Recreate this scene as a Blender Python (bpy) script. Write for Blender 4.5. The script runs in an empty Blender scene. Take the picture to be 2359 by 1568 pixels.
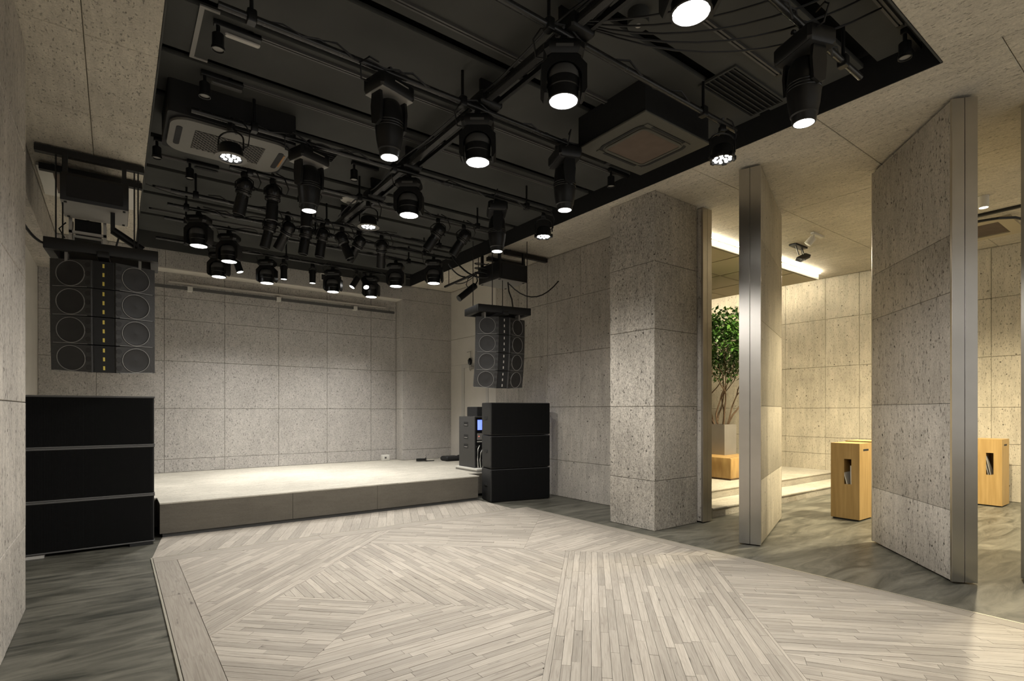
import bpy, math, random
from mathutils import Vector, Matrix
random.seed(7)
S = bpy.context.scene
COL = S.collection
R = math.radians

# ------------------------------------------------------------------ camera, world, exposure
YAW = R(36.564)
cd = bpy.data.cameras.new('camera'); cam = bpy.data.objects.new('camera', cd); COL.objects.link(cam)
cam.location = (0, 0, 1.5); cam.rotation_euler = (R(90), 0, -YAW)
cd.sensor_width = 36; cd.lens = 1233 / 2359 * 36; cd.shift_y = 161 / 2359; cd.clip_start = 0.05
S.camera = cam
W = bpy.data.worlds.new('world'); S.world = W; W.use_nodes = True
W.node_tree.nodes['Background'].inputs[0].default_value = (1.0, 0.965, 0.91, 1)
W.node_tree.nodes['Background'].inputs[1].default_value = 0.45
S.view_settings.view_transform = 'Standard'; S.view_settings.look = 'None'
S.view_settings.gamma = 1; S.view_settings.use_curve_mapping = False
S.view_settings.exposure = 0.3
try:
    S.cycles.use_denoising = True; S.cycles.max_bounces = 6; S.cycles.diffuse_bounces = 3; S.cycles.glossy_bounces = 2; S.cycles.transmission_bounces = 1
    S.cycles.use_adaptive_sampling = True; S.cycles.adaptive_threshold = .08; S.cycles.adaptive_min_samples = 16; S.cycles.caustics_reflective = False; S.cycles.caustics_refractive = False
    S.cycles.sample_clamp_indirect = 6
except Exception: pass

# lamp powers (used inside each lamp's own builder)
P_WASH, P_PROFILE, P_PAR, P_CAN = 180, 80, 60, 50
COVE, LOBBY_SPOT = 90, 800
CW = (1.0, 0.972, 0.938); WW = (1.0, 0.86, 0.60)

# ------------------------------------------------------------------ materials
MATS = {}
def newmat(name):
    m = bpy.data.materials.new(name); m.use_nodes = True
    nt = m.node_tree; b = nt.nodes['Principled BSDF']; MATS[name] = m
    return m, nt, b
def N(nt, t, **kw):
    n = nt.nodes.new(t)
    for k, v in kw.items():
        if k.startswith('i_'): n.inputs[int(k[2:])].default_value = v
        else: setattr(n, k, v)
    return n
def flat(name, col, rough=0.5, metal=0.0, spec=0.5, noise=0.0, nscale=20, bump=0.0):
    m, nt, b = newmat(name)
    b.inputs['Base Color'].default_value = (*col, 1); b.inputs['Roughness'].default_value = rough
    b.inputs['Metallic'].default_value = metal; b.inputs['Specular IOR Level'].default_value = spec
    tc = N(nt, 'ShaderNodeTexCoord'); nz = N(nt, 'ShaderNodeTexNoise'); nz.inputs['Scale'].default_value = nscale
    nz.inputs['Detail'].default_value = 4; nt.links.new(tc.outputs['Object'], nz.inputs['Vector'])
    if noise:
        mp = N(nt, 'ShaderNodeMapRange'); mp.inputs[1].default_value = .3; mp.inputs[2].default_value = .7
        mp.inputs[3].default_value = 1 - noise; mp.inputs[4].default_value = 1 + noise
        nt.links.new(nz.outputs['Fac'], mp.inputs[0])
        mx = N(nt, 'ShaderNodeVectorMath', operation='SCALE'); mx.inputs[0].default_value = col
        nt.links.new(mp.outputs[0], mx.inputs['Scale']); nt.links.new(mx.outputs[0], b.inputs['Base Color'])
    else:
        mp = N(nt, 'ShaderNodeMapRange'); mp.inputs[3].default_value = max(.02, rough - .06); mp.inputs[4].default_value = min(1, rough + .06)
        nt.links.new(nz.outputs['Fac'], mp.inputs[0]); nt.links.new(mp.outputs[0], b.inputs['Roughness'])
    if bump:
        bp = N(nt, 'ShaderNodeBump'); bp.inputs['Strength'].default_value = bump; bp.inputs['Distance'].default_value = .01
        nt.links.new(nz.outputs['Fac'], bp.inputs['Height']); nt.links.new(bp.outputs[0], b.inputs['Normal'])
    return m
def emit(name, col, s):
    m, nt, b = newmat(name)
    b.inputs['Base Color'].default_value = (.8, .8, .8, 1)
    b.inputs['Emission Color'].default_value = (*col, 1); b.inputs['Emission Strength'].default_value = s
    if name != 'cove_led': m.cycles.emission_sampling = 'NONE'      # small glowing lenses; their lamps carry the light
    return m
def concrete(name, col, stretch=(9, 9, 1.0), pits=.5, rough_amt=.5, var=.16, holes=True):
    m, nt, b = newmat(name); L = nt.links.new
    b.inputs['Roughness'].default_value = .85; b.inputs['Specular IOR Level'].default_value = .25
    tc = N(nt, 'ShaderNodeTexCoord')
    def noise(scale, detail=5, rough=.55, sc=None):
        n = N(nt, 'ShaderNodeTexNoise'); n.inputs['Scale'].default_value = scale
        n.inputs['Detail'].default_value = detail; n.inputs['Roughness'].default_value = rough
        if sc:
            mp = N(nt, 'ShaderNodeMapping'); mp.inputs['Scale'].default_value = sc
            L(tc.outputs['Object'], mp.inputs[0]); L(mp.outputs[0], n.inputs['Vector'])
        else: L(tc.outputs['Object'], n.inputs['Vector'])
        return n
    def rng(src, a, b_, c, d):
        mp = N(nt, 'ShaderNodeMapRange'); mp.inputs[1].default_value = a; mp.inputs[2].default_value = b_
        mp.inputs[3].default_value = c; mp.inputs[4].default_value = d; L(src, mp.inputs[0]); return mp.outputs[0]
    def math_(op, a, b_):
        n = N(nt, 'ShaderNodeMath', operation=op)
        for i, s in enumerate((a, b_)):
            if isinstance(s, (int, float)): n.inputs[i].default_value = s
            else: L(s, n.inputs[i])
        return n.outputs[0]
    big = noise(.9, 4, .6); streak = noise(2.2, 5, .6, stretch); fine = noise(55, 4, .75)
    chip = noise(64, 3, .6, tuple(max(.35, s / max(stretch)) for s in stretch))
    v = math_('MULTIPLY', rng(big.outputs[0], .3, .7, 1 - var, 1 + var), rng(streak.outputs[0], .3, .7, 1 - var * .7, 1 + var * .7))
    v = math_('MULTIPLY', v, rng(fine.outputs[0], .3, .75, 1 + rough_amt * .2, 1 - rough_amt * .3))
    ch = rng(chip.outputs[0], .60, .66, 1, 1 - pits)          # small open voids in the cast face
    v = math_('MULTIPLY', v, ch)
    hgt = math_('ADD', math_('MULTIPLY', fine.outputs[0], rough_amt * .5), math_('MULTIPLY', ch, .8))
    hgt = math_('ADD', hgt, math_('MULTIPLY', streak.outputs[0], .8))
    if holes:
        vo = N(nt, 'ShaderNodeTexVoronoi'); vo.inputs['Scale'].default_value = 7; L(tc.outputs['Object'], vo.inputs['Vector'])
        hd = rng(vo.outputs['Distance'], .06, .09, .25, 1); v = math_('MULTIPLY', v, hd)
        hgt = math_('ADD', hgt, hd)
    mx = N(nt, 'ShaderNodeVectorMath', operation='SCALE'); mx.inputs[0].default_value = col
    L(v, mx.inputs['Scale']); L(mx.outputs[0], b.inputs['Base Color'])
    bp = N(nt, 'ShaderNodeBump'); bp.inputs['Strength'].default_value = .65; bp.inputs['Distance'].default_value = .012
    L(hgt, bp.inputs['Height']); L(bp.outputs[0], b.inputs['Normal'])
    return m
concrete('concrete_wall', (.46, .425, .37), (7, 7, .9), .65, .9, .2)
concrete('concrete_back', (.47, .445, .41), (5, 5, 2.2), .5, 1.2, .10, False)
concrete('concrete_rough', (.45, .415, .355), (5, 5, 1.2), .75, 1.8, .2)
concrete('concrete_lobby', (.50, .455, .36), (6, 6, .9), .45, .6, .2)
concrete('concrete_ceiling', (.58, .535, .445), (9, 1.1, 9), .45, .8, .14, False)
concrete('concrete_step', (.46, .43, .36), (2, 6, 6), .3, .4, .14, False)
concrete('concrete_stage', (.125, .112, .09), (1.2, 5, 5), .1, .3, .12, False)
flat('white_paint', (.60, .565, .50), .6, noise=.04, nscale=3)
flat('black_metal', (.006, .006, .006), .42)
flat('black_matte', (.010, .010, .010), .75)
flat('black_cable', (.009, .009, .009), .5)
flat('black_glossy', (.012, .012, .012), .25)
flat('black_grille', (.004, .004, .0038), .85, spec=.2)
flat('sub_black', (.014, .014, .0135), .6, noise=.15, nscale=60)
flat('speaker_black', (.040, .039, .037), .55, noise=.15, nscale=60, bump=.15)
flat('cone_black', (.022, .021, .020), .6)
flat('ring_grey', (.24, .235, .22), .45)
flat('ceiling_black', (.050, .051, .047), .8, noise=.18, nscale=1.5)
flat('groove_black', (.004, .004, .004), .9)
flat('steel_tube', (.022, .022, .021), .25)
flat('dark_grey', (.09, .088, .084), .5)
flat('mid_grey', (.28, .27, .25), .5)
flat('light_grey', (.50, .48, .44), .5)
flat('ac_grey', (.17, .162, .145), .5)
flat('ac_olive', (.075, .072, .058), .5)
flat('ac_filter', (.11, .08, .06), .8, noise=.12, nscale=8)
flat('alu', (.62, .60, .56), .34, metal=1, noise=.04, nscale=6)
flat('steel_edge', (.56, .53, .48), .36, metal=1, noise=.07, nscale=2.5)
flat('brass', (.62, .58, .48), .4, metal=.6)
flat('white_plastic', (.65, .63, .57), .45)
flat('paper', (.72, .70, .66), .7)
flat('yellow_tape', (.75, .60, .12), .6)
flat('bark', (.13, .085, .05), .85, noise=.3, nscale=30)
flat('planter_metal', (.42, .41, .40), .42, metal=.75, noise=.05, nscale=5)
flat('amber', (.35, .16, .03), .5)
emit('lens_white', (1, .985, .95), 9)
emit('lens_soft', (1, .97, .9), 4)
emit('cove_led', (1, .90, .70), 1)
MATS['cove_led'].node_tree.nodes['Principled BSDF'].inputs['Emission Strength'].default_value = COVE
emit('screen_blue', (.05, .13, .95), 1.6)
emit('led_red', (1, .1, .05), 2)

def wood(name, c1, c2, scale=(1.2, 14, 14)):
    m, nt, b = newmat(name); L = nt.links.new
    tc = N(nt, 'ShaderNodeTexCoord'); mp = N(nt, 'ShaderNodeMapping'); mp.inputs['Scale'].default_value = scale
    nz = N(nt, 'ShaderNodeTexNoise'); nz.inputs['Scale'].default_value = 2; nz.inputs['Detail'].default_value = 6
    cr = N(nt, 'ShaderNodeValToRGB'); cr.color_ramp.elements[0].position = .3; cr.color_ramp.elements[1].position = .7
    cr.color_ramp.elements[0].color = (*c1, 1); cr.color_ramp.elements[1].color = (*c2, 1)
    L(tc.outputs['Object'], mp.inputs[0]); L(mp.outputs[0], nz.inputs[0]); L(nz.outputs[0], cr.inputs[0]); L(cr.outputs[0], b.inputs['Base Color'])
    b.inputs['Roughness'].default_value = .5
    return m
wood('oak', (.37, .235, .08), (.48, .32, .125), (14, 14, .9))
wood('oak_block', (.33, .19, .06), (.50, .33, .125), (6, 6, 1.2))

def plank_mat():
    m, nt, b = newmat('bleached_oak'); L = nt.links.new
    uv = N(nt, 'ShaderNodeUVMap'); at = N(nt, 'ShaderNodeAttribute'); at.attribute_name = 'tint'
    mp = N(nt, 'ShaderNodeMapping'); mp.inputs['Scale'].default_value = (2.2, 46, 1); L(uv.outputs[0], mp.inputs[0])
    add = N(nt, 'ShaderNodeVectorMath', operation='ADD'); sc = N(nt, 'ShaderNodeVectorMath', operation='SCALE'); sc.inputs['Scale'].default_value = 57
    L(at.outputs['Color'], sc.inputs[0]); L(mp.outputs[0], add.inputs[0]); L(sc.outputs[0], add.inputs[1])
    nz = N(nt, 'ShaderNodeTexNoise'); nz.inputs['Scale'].default_value = 1.6; nz.inputs['Detail'].default_value = 6; nz.inputs['Distortion'].default_value = 1.2
    L(add.outputs[0], nz.inputs[0])
    cr = N(nt, 'ShaderNodeValToRGB'); e = cr.color_ramp.elements
    e[0].position = .26; e[0].color = (.30, .262, .215, 1); e[1].position = .60; e[1].color = (.43, .388, .325, 1)
    L(nz.outputs[0], cr.inputs[0])
    kn = N(nt, 'ShaderNodeTexNoise'); kn.inputs['Scale'].default_value = 5; kn.inputs['Detail'].default_value = 2
    mp2 = N(nt, 'ShaderNodeMapping'); mp2.inputs['Scale'].default_value = (1, 5, 1); L(uv.outputs[0], mp2.inputs[0])
    a2 = N(nt, 'ShaderNodeVectorMath', operation='ADD'); L(mp2.outputs[0], a2.inputs[0]); L(sc.outputs[0], a2.inputs[1]); L(a2.outputs[0], kn.inputs[0])
    kr = N(nt, 'ShaderNodeMapRange'); kr.inputs[1].default_value = .70; kr.inputs[2].default_value = .78; kr.inputs[3].default_value = 1; kr.inputs[4].default_value = .45
    L(kn.outputs[0], kr.inputs[0])
    sep = N(nt, 'ShaderNodeSeparateColor'); L(at.outputs['Color'], sep.inputs[0])
    tr = N(nt, 'ShaderNodeMapRange'); tr.inputs[3].default_value = .80; tr.inputs[4].default_value = 1.13; L(sep.outputs[0], tr.inputs[0])
    mu = N(nt, 'ShaderNodeMath', operation='MULTIPLY'); L(tr.outputs[0], mu.inputs[0]); L(kr.outputs[0], mu.inputs[1])
    s2 = N(nt, 'ShaderNodeVectorMath', operation='SCALE'); L(cr.outputs[0], s2.inputs[0]); L(mu.outputs[0], s2.inputs['Scale']); L(s2.outputs[0], b.inputs['Base Color'])
    b.inputs['Roughness'].default_value = .5; b.inputs['Specular IOR Level'].default_value = .35
    bp = N(nt, 'ShaderNodeBump'); bp.inputs['Strength'].default_value = .15; bp.inputs['Distance'].default_value = .002; L(nz.outputs[0], bp.inputs['Height']); L(bp.outputs[0], b.inputs['Normal'])
plank_mat()
def floor_mat():
    m, nt, b = newmat('floor_concrete'); L = nt.links.new
    tc = N(nt, 'ShaderNodeTexCoord'); mp = N(nt, 'ShaderNodeMapping'); mp.inputs['Rotation'].default_value = (0, 0, R(28)); mp.inputs['Scale'].default_value = (.75, 3.2, 1)
    nz = N(nt, 'ShaderNodeTexNoise'); nz.inputs['Scale'].default_value = 1.5; nz.inputs['Detail'].default_value = 9; nz.inputs['Roughness'].default_value = .66; nz.inputs['Distortion'].default_value = 1.4
    cr = N(nt, 'ShaderNodeValToRGB'); e = cr.color_ramp.elements
    e[0].position = .33; e[0].color = (.035, .036, .028, 1); e[1].position = .72; e[1].color = (.21, .20, .16, 1)
    L(tc.outputs['Object'], mp.inputs[0]); L(mp.outputs[0], nz.inputs[0]); L(nz.outputs[0], cr.inputs[0]); L(cr.outputs[0], b.inputs['Base Color'])
    b.inputs['Roughness'].default_value = .42; b.inputs['Specular IOR Level'].default_value = .4
    bp = N(nt, 'ShaderNodeBump'); bp.inputs['Strength'].default_value = .2; bp.inputs['Distance'].default_value = .004; L(nz.outputs[0], bp.inputs['Height']); L(bp.outputs[0], b.inputs['Normal'])
floor_mat()
def leaf_mat():
    m, nt, b = newmat('leaf'); L = nt.links.new
    oi = N(nt, 'ShaderNodeAttribute'); oi.attribute_name = 'tint'
    cr = N(nt, 'ShaderNodeValToRGB'); e = cr.color_ramp.elements; e[0].color = (.018, .055, .012, 1); e[1].color = (.09, .20, .035, 1)
    L(oi.outputs['Fac'], cr.inputs[0]); L(cr.outputs[0], b.inputs['Base Color']); b.inputs['Roughness'].default_value = .35
leaf_mat()

# ------------------------------------------------------------------ mesh helpers
class MB:
    def __init__(s): s.v = []; s.f = []
    def add(s, vs, fs, M=None):
        o = len(s.v)
        s.v += [tuple(M @ Vector(p)) if M else tuple(p) for p in vs]; s.f += [tuple(i + o for i in f) for f in fs]; return s
    def box(s, x0, x1, y0, y1, z0, z1, M=None, c=0.0):
        if c <= 0:
            return s.add([(x0,y0,z0),(x1,y0,z0),(x1,y1,z0),(x0,y1,z0),(x0,y0,z1),(x1,y0,z1),(x1,y1,z1),(x0,y1,z1)],
                         [(3,2,1,0),(4,5,6,7),(0,1,5,4),(1,2,6,5),(2,3,7,6),(3,0,4,7)], M)
        c = min(c, (x1-x0)*.45, (y1-y0)*.45, (z1-z0)*.45)   # chamfered box
        def ring(i, z): return [(x0+i+c,y0+i,z),(x1-i-c,y0+i,z),(x1-i,y0+i+c,z),(x1-i,y1-i-c,z),(x1-i-c,y1-i,z),(x0+i+c,y1-i,z),(x0+i,y1-i-c,z),(x0+i,y0+i+c,z)]
        vs = ring(c*.7, z0) + ring(0, z0+c) + ring(0, z1-c) + ring(c*.7, z1)
        fs = [tuple(range(7,-1,-1)), tuple(range(24,32))]
        for k in range(3):
            for i in range(8): fs.append((k*8+i, k*8+(i+1)%8, (k+1)*8+(i+1)%8, (k+1)*8+i))
        return s.add(vs, fs, M)
    def prism(s, poly, z0, z1, M=None):
        n = len(poly)
        return s.add([(x,y,z0) for x,y in poly] + [(x,y,z1) for x,y in poly],
                     [tuple(range(n-1,-1,-1)), tuple(range(n,2*n))] + [(i,(i+1)%n,n+(i+1)%n,n+i) for i in range(n)], M)
    def lathe(s, prof, n=20, M=None, capa=True, capb=True):     # prof: (r, z) list, around local z
        vs = []; fs = []
        for r, z in prof:
            for i in range(n): a = 2*math.pi*i/n; vs.append((r*math.cos(a), r*math.sin(a), z))
        for k in range(len(prof)-1):
            for i in range(n): fs.append((k*n+i, k*n+(i+1)%n, (k+1)*n+(i+1)%n, (k+1)*n+i))
        if capa: fs.append(tuple(range(n-1,-1,-1)))
        if capb: fs.append(tuple(range((len(prof)-1)*n, len(prof)*n)))
        return s.add(vs, fs, M)
    def tube(s, pts, r, n=6, r2=None):
        pts = [Vector(p) for p in pts]; m = len(pts); vs = []; fs = []
        up = Vector((0.31, 0.17, 0.93))
        for k, p in enumerate(pts):
            d = (pts[min(k+1,m-1)] - pts[max(k-1,0)]).normalized()
            a = d.cross(up)
            if a.length < 1e-3: a = d.cross(Vector((1,0,0)))
            a.normalize(); b = d.cross(a); rr = r if r2 is None else r + (r2-r)*k/(m-1)
            for i in range(n):
                t = 2*math.pi*i/n; vs.append(tuple(p + (a*math.cos(t) + b*math.sin(t))*rr))
        for k in range(m-1):
            for i in range(n): fs.append((k*n+i, k*n+(i+1)%n, (k+1)*n+(i+1)%n, (k+1)*n+i))
        fs.append(tuple(range(n-1,-1,-1))); fs.append(tuple(range((m-1)*n, m*n)))
        return s.add(vs, fs)
    def mesh(s, name, mat, smooth=True):
        me = bpy.data.meshes.new(name); me.from_pydata(s.v, [], s.f); me.update()
        me.materials.append(MATS[mat])
        if smooth:
            for p in me.polygons: p.use_smooth = True
            me.set_sharp_from_angle(angle=R(35))
        return me
    def obj(s, name, mat, parent=None, loc=(0,0,0), rot=(0,0,0), smooth=True):
        return link(name, s.mesh(name, mat, smooth), parent, loc, rot)
def link(name, data, parent=None, loc=(0,0,0), rot=(0,0,0)):
    o = bpy.data.objects.new(name, data); COL.objects.link(o); o.location = loc; o.rotation_euler = rot
    if parent: o.parent = parent
    return o
def tag(o, label=None, cat=None, group=None, kind=None):
    if label: o['label'] = label
    if cat: o['category'] = cat
    if group: o['group'] = group
    if kind: o['kind'] = kind
    return o
def thing(name, label, cat, loc=(0,0,0), rz=0.0, group=None):
    return tag(link(name, None, None, loc, (0,0,rz)), label, cat, group)
CACHE = {}
def part(key, name, mat, parent, build, loc=(0,0,0), rot=(0,0,0), smooth=True):
    if key not in CACHE:
        mb = MB(); build(mb); CACHE[key] = mb.mesh(name, mat, smooth)
    return link(name, CACHE[key], parent, loc, rot)
def box1(name, mat, parent, b, c=0.0, **k): return MB().box(*b, c=c).obj(name, mat, parent, **k)
def catenary(a, b, sag, n=9):
    a, b = Vector(a), Vector(b)
    return [tuple(a.lerp(b, i/n) - Vector((0,0,sag*4*(i/n)*(1-i/n)))) for i in range(n+1)]
def RX(a): return Matrix.Rotation(a, 4, 'X')
def RY(a): return Matrix.Rotation(a, 4, 'Y')
def RZ(a): return Matrix.Rotation(a, 4, 'Z')
def TR(x, y, z): return Matrix.Translation((x, y, z))

# ------------------------------------------------------------------ panelled concrete surfaces
def panels(parent, mat, origin, du, dv, dn, us, vs, gap=.005, th=.02, skip=None, name='concrete_panel'):
    """formwork panels: rectangles between successive us / vs, faces on the plane, joints open between them"""
    o, du, dv, dn = map(Vector, (origin, du, dv, dn))
    for i in range(len(us)-1):
        for j in range(len(vs)-1):
            if skip and skip(us[i], us[i+1], vs[j], vs[j+1]): continue
            g = gap/2; pr = random.uniform(-.0012, .0012)
            a0, a1, b0, b1 = us[i]+g, us[i+1]-g, vs[j]+g, vs[j+1]-g
            mb = MB(); P = lambda u, v, n: tuple(o + du*u + dv*v + dn*n)
            c = .004
            vsx = [P(a0,b0,-th),P(a1,b0,-th),P(a1,b1,-th),P(a0,b1,-th),P(a0,b0,-c+pr),P(a1,b0,-c+pr),P(a1,b1,-c+pr),P(a0,b1,-c+pr),
                   P(a0+c,b0+c,pr),P(a1-c,b0+c,pr),P(a1-c,b1-c,pr),P(a0+c,b1-c,pr)]
            fs = [(0,1,5,4),(1,2,6,5),(2,3,7,6),(3,0,4,7),(4,5,9,8),(5,6,10,9),(6,7,11,10),(7,4,8,11),(8,9,10,11),(3,2,1,0)]
            if du.cross(dv).dot(dn) < 0: fs = [tuple(reversed(f)) for f in fs]
            mb.add(vsx, fs); mb.obj(name, mat, parent, smooth=False)
def struct(name, mat, mb, label=None):
    o = mb.obj(name, mat, smooth=False); o['kind'] = 'structure'
    if label: o['label'] = label
    return o
def grid(a, b, start, step):
    xs = [a]; x = start
    while x < b - .12:
        if x > a + .12: xs.append(x)
        x += step
    return xs + [b]

CZ = 4.23                 # concrete ceiling
RX0, RX1, RY0, RY1 = .27, 5.22, 1.36, 10.8     # black ceiling recess
STZ = .41; STY = 7.5      # stage
BW = 11.12                # recessed back wall plane
RWX = 6.25; LBX = 11.8
# floor
fl = MB().box(-1.6, 12.2, -2.6, 12, -.2, 0); floor = struct('floor', 'floor_concrete', fl, 'dark streaked concrete floor with pale wooden dance floor set into it')
# ceiling slab (four pieces round the recess)
ZT = CZ + .02
cb = MB().box(-1.6, RX0, -2.6, 12, ZT, 4.8).box(RX1, 12.2, -2.6, 12, ZT, 4.8).box(RX0, RX1, -2.6, RY0, ZT, 4.8).box(RX0, RX1, RY1, 12, ZT, 4.8).box(RX0, RX1, RY0, RY1, 4.62, 4.8)
ceiling = struct('ceiling', 'concrete_ceiling', cb, 'board-marked concrete ceiling with large black recess for lights')
ys = grid(-2.5, 10.8, -1.63, 1.32)
panels(ceiling, 'concrete_ceiling', (0,0,CZ), (1,0,0), (0,1,0), (0,0,-1), [-.74,-.185,RX0], ys)
panels(ceiling, 'concrete_ceiling', (0,0,CZ), (1,0,0), (0,1,0), (0,0,-1), grid(RX0, RX1, 2.0, 1.86), [-2.5,-1.3,.03,RY0])
panels(ceiling, 'concrete_ceiling', (0,0,CZ), (1,0,0), (0,1,0), (0,0,-1), [RX1, RWX], [4.97, 6.29, 7.61, 8.93, 10.8])
panels(ceiling, 'concrete_ceiling', (0,0,CZ), (1,0,0), (0,1,0), (0,0,-1), [RX1, 7.43, 9.29, LBX], [-2.5,-1.63,-.31,1.01,2.33,3.65,4.97])
panels(ceiling, 'concrete_ceiling', (0,0,CZ), (1,0,0), (0,1,0), (0,0,-1), [6.4, 8.3, 10.2, LBX], [4.97,6.29,7.61,8.9])
# black recess: side boards, upper slab, grey-black panels with open grooves
box1('recess_board', 'ceiling_black', ceiling, (RX0-.0, RX0+.012, RY0, RY1, CZ-.002, 4.6)); box1('recess_board', 'groove_black', ceiling, (RX1-.012, RX1, RY0, RY1, CZ-.002, 4.6))
box1('recess_board', 'ceiling_black', ceiling, (RX0, RX1, RY0, RY0+.012, CZ-.002, 4.6)); box1('recess_board', 'ceiling_black', ceiling, (RX0, RX1, RY1-.012, RY1, CZ-.002, 4.6))
box1('recess_slab', 'groove_black', ceiling, (RX0+.012, RX1-.012, RY0+.012, RY1-.012, 4.56, 4.6))
gr = [RY0+.03, 1.83, 2.74, 3.71, 4.40, 5.13, 5.87, 6.82, 7.70, 8.65, 9.60, 10.55]
for i in range(len(gr)-1):
    box1('recess_panel', 'ceiling_black', ceiling, (RX0+.03, RX1-.09, gr[i]+.05, gr[i+1]-.05, 4.42, 4.46), c=.004)

# walls
zs = [0, .63, 1.56, 2.49, 3.42, CZ]
wl = struct('wall_left', 'concrete_wall', MB().box(-1.4, -.56, -2.6, 5.41, 0, ZT), 'near left concrete wall ending in a free edge')
panels(wl, 'concrete_wall', (-.54,0,0), (0,1,0), (0,0,1), (1,0,0), [-2.5,-1.1,.76,2.62,4.48,5.41], zs)
panels(wl, 'concrete_wall', (0,5.43,0), (1,0,0), (0,0,1), (0,1,0), [-.97,-.54], zs)
wlr = struct('wall_left_rear', 'white_paint', MB().box(-1.6, -.97, 5.43, 11.9, 0, 3.74), 'white painted side wall left of the stage')
wlb = struct('wall_left_beam', 'concrete_wall', MB().box(-1.6, -.76, 5.43, 11.9, 3.75, ZT), 'concrete beam along the top of the left wall')
panels(wlb, 'concrete_wall', (-.74,0,0), (0,1,0), (0,0,1), (1,0,0), [5.44, 7.0, 8.86, 10.8], [3.74, CZ])
box1('beam_soffit', 'concrete_wall', wlb, (-.97, -.74, 5.44, 10.8, 3.735, 3.75))
bx = [-.97, -.25, .69, 1.63, 2.57, 3.51, 4.45, 5.03]
wb = struct('wall_back', 'concrete_back', MB().box(-1.6, 6.6, BW+.02, 11.9, 0, ZT), 'pale pitted concrete wall behind the stage')
panels(wb, 'concrete_back', (0,BW,0), (1,0,0), (0,0,1), (0,-1,0), bx, [STZ, .64, 1.53, 2.37, 3.10, 3.50, 3.93])
wbb = struct('wall_back_beam', 'concrete_back', MB().box(-.97, 5.2, RY1+.02, BW+.02, 3.93, ZT), 'deep concrete beam over the stage back wall')
panels(wbb, 'concrete_back', (0,RY1,0), (1,0,0), (0,0,1), (0,-1,0), [-.97,.69,2.57,4.45,5.2], [3.925, CZ])
box1('beam_soffit', 'white_paint', wbb, (-.97, 5.03, RY1, BW, 3.915, 3.93))
box1('light_slot', 'white_paint', wbb, (.75, 4.75, BW-.07, BW, 3.73, 3.755)); 
wbc = struct('wall_back_pier', 'concrete_back', MB().box(5.05, RWX+.1, RY1+.02, BW+.02, 0, ZT), 'rough concrete pier at the right end of the stage')
panels(wbc, 'concrete_back', (0,RY1,0), (1,0,0), (0,0,1), (0,-1,0), [5.03, 6.3], [STZ, .64, 1.53, 2.37, 3.10, 3.925, CZ])
panels(wbc, 'concrete_back', (5.03,0,0), (0,1,0), (0,0,1), (-1,0,0), [RY1, BW], [STZ, 1.53, 2.37, 3.10, 3.925])
wr = struct('wall_right', 'concrete_wall', MB().box(RWX+.02, 6.6, 5.75, 10.9, 0, ZT), 'board-marked concrete wall right of the stage')
panels(wr, 'concrete_wall', (RWX,0,0), (0,1,0), (0,0,1), (-1,0,0), [5.02, 5.6, 6.5, 7.35, 8.2, 8.98], zs)
panels(wr, 'white_paint', (RWX,0,0), (0,1,0), (0,0,1), (-1,0,0), [8.98, 10.8], [2.52, 3.12, CZ], name='painted_panel')
box1('painted_panel', 'white_paint', wr, (RWX, RWX+.02, 8.98, 9.25, 0, 2.52))
dr = struct('door_1', 'white_paint', MB().box(RWX+.005, RWX+.02, 9.33, 10.2, STZ+.01, 2.44), 'white flush door in the white wall beside the stage')
box1('door_frame', 'light_grey', dr, (RWX-.015, RWX+.02, 10.2, 10.31, STZ, 2.52)); box1('door_frame', 'light_grey', dr, (RWX-.015, RWX+.02, 9.25, 9.33, STZ, 2.52)); box1('door_frame', 'light_grey', dr, (RWX-.015, RWX+.02, 9.33, 10.2, 2.44, 2.52))
box1('painted_panel', 'white_paint', wr, (RWX, RWX+.02, 10.31, 10.8, STZ, 2.52))
# pillar in front of the lobby
pl = struct('wall_pillar', 'concrete_rough', MB().box(5.39, 6.24, 4.30, 5.02, 0, ZT), 'square rough concrete pillar between hall and lobby')
zp = [0, .62, 1.55, 2.52, 3.36, CZ]
panels(pl, 'concrete_rough', (5.37,0,0), (0,1,0), (0,0,1), (-1,0,0), [4.28, 5.02], zp)
panels(pl, 'concrete_rough', (0,4.28,0), (1,0,0), (0,0,1), (0,-1,0), [5.37, 5.66, 6.26], zp)
# lobby far wall, end walls
lw = struct('wall_lobby', 'concrete_lobby', MB().box(LBX+.02, 12.2, -2.6, 9, 0, ZT), 'warm lit concrete wall at the far side of the lobby')
panels(lw, 'concrete_lobby', (LBX,0,0), (0,1,0), (0,0,1), (-1,0,0), [-2.5,-1.1,.3,1.7,2.42,3.4,4.4,5.03,5.85,6.8,8.9], [0,.6,.94,1.55,2.40,3.38,CZ])
we = struct('wall_lobby_end', 'concrete_lobby', MB().box(6.4, 12.2, 8.92, 9.2, 0, ZT), 'end wall of the raised lobby landing')
panels(we, 'concrete_lobby', (0,8.9,0), (1,0,0), (0,0,1), (0,-1,0), [6.6,8,9.4,10.8,LBX], [0,1.5,2.9,CZ])

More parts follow.
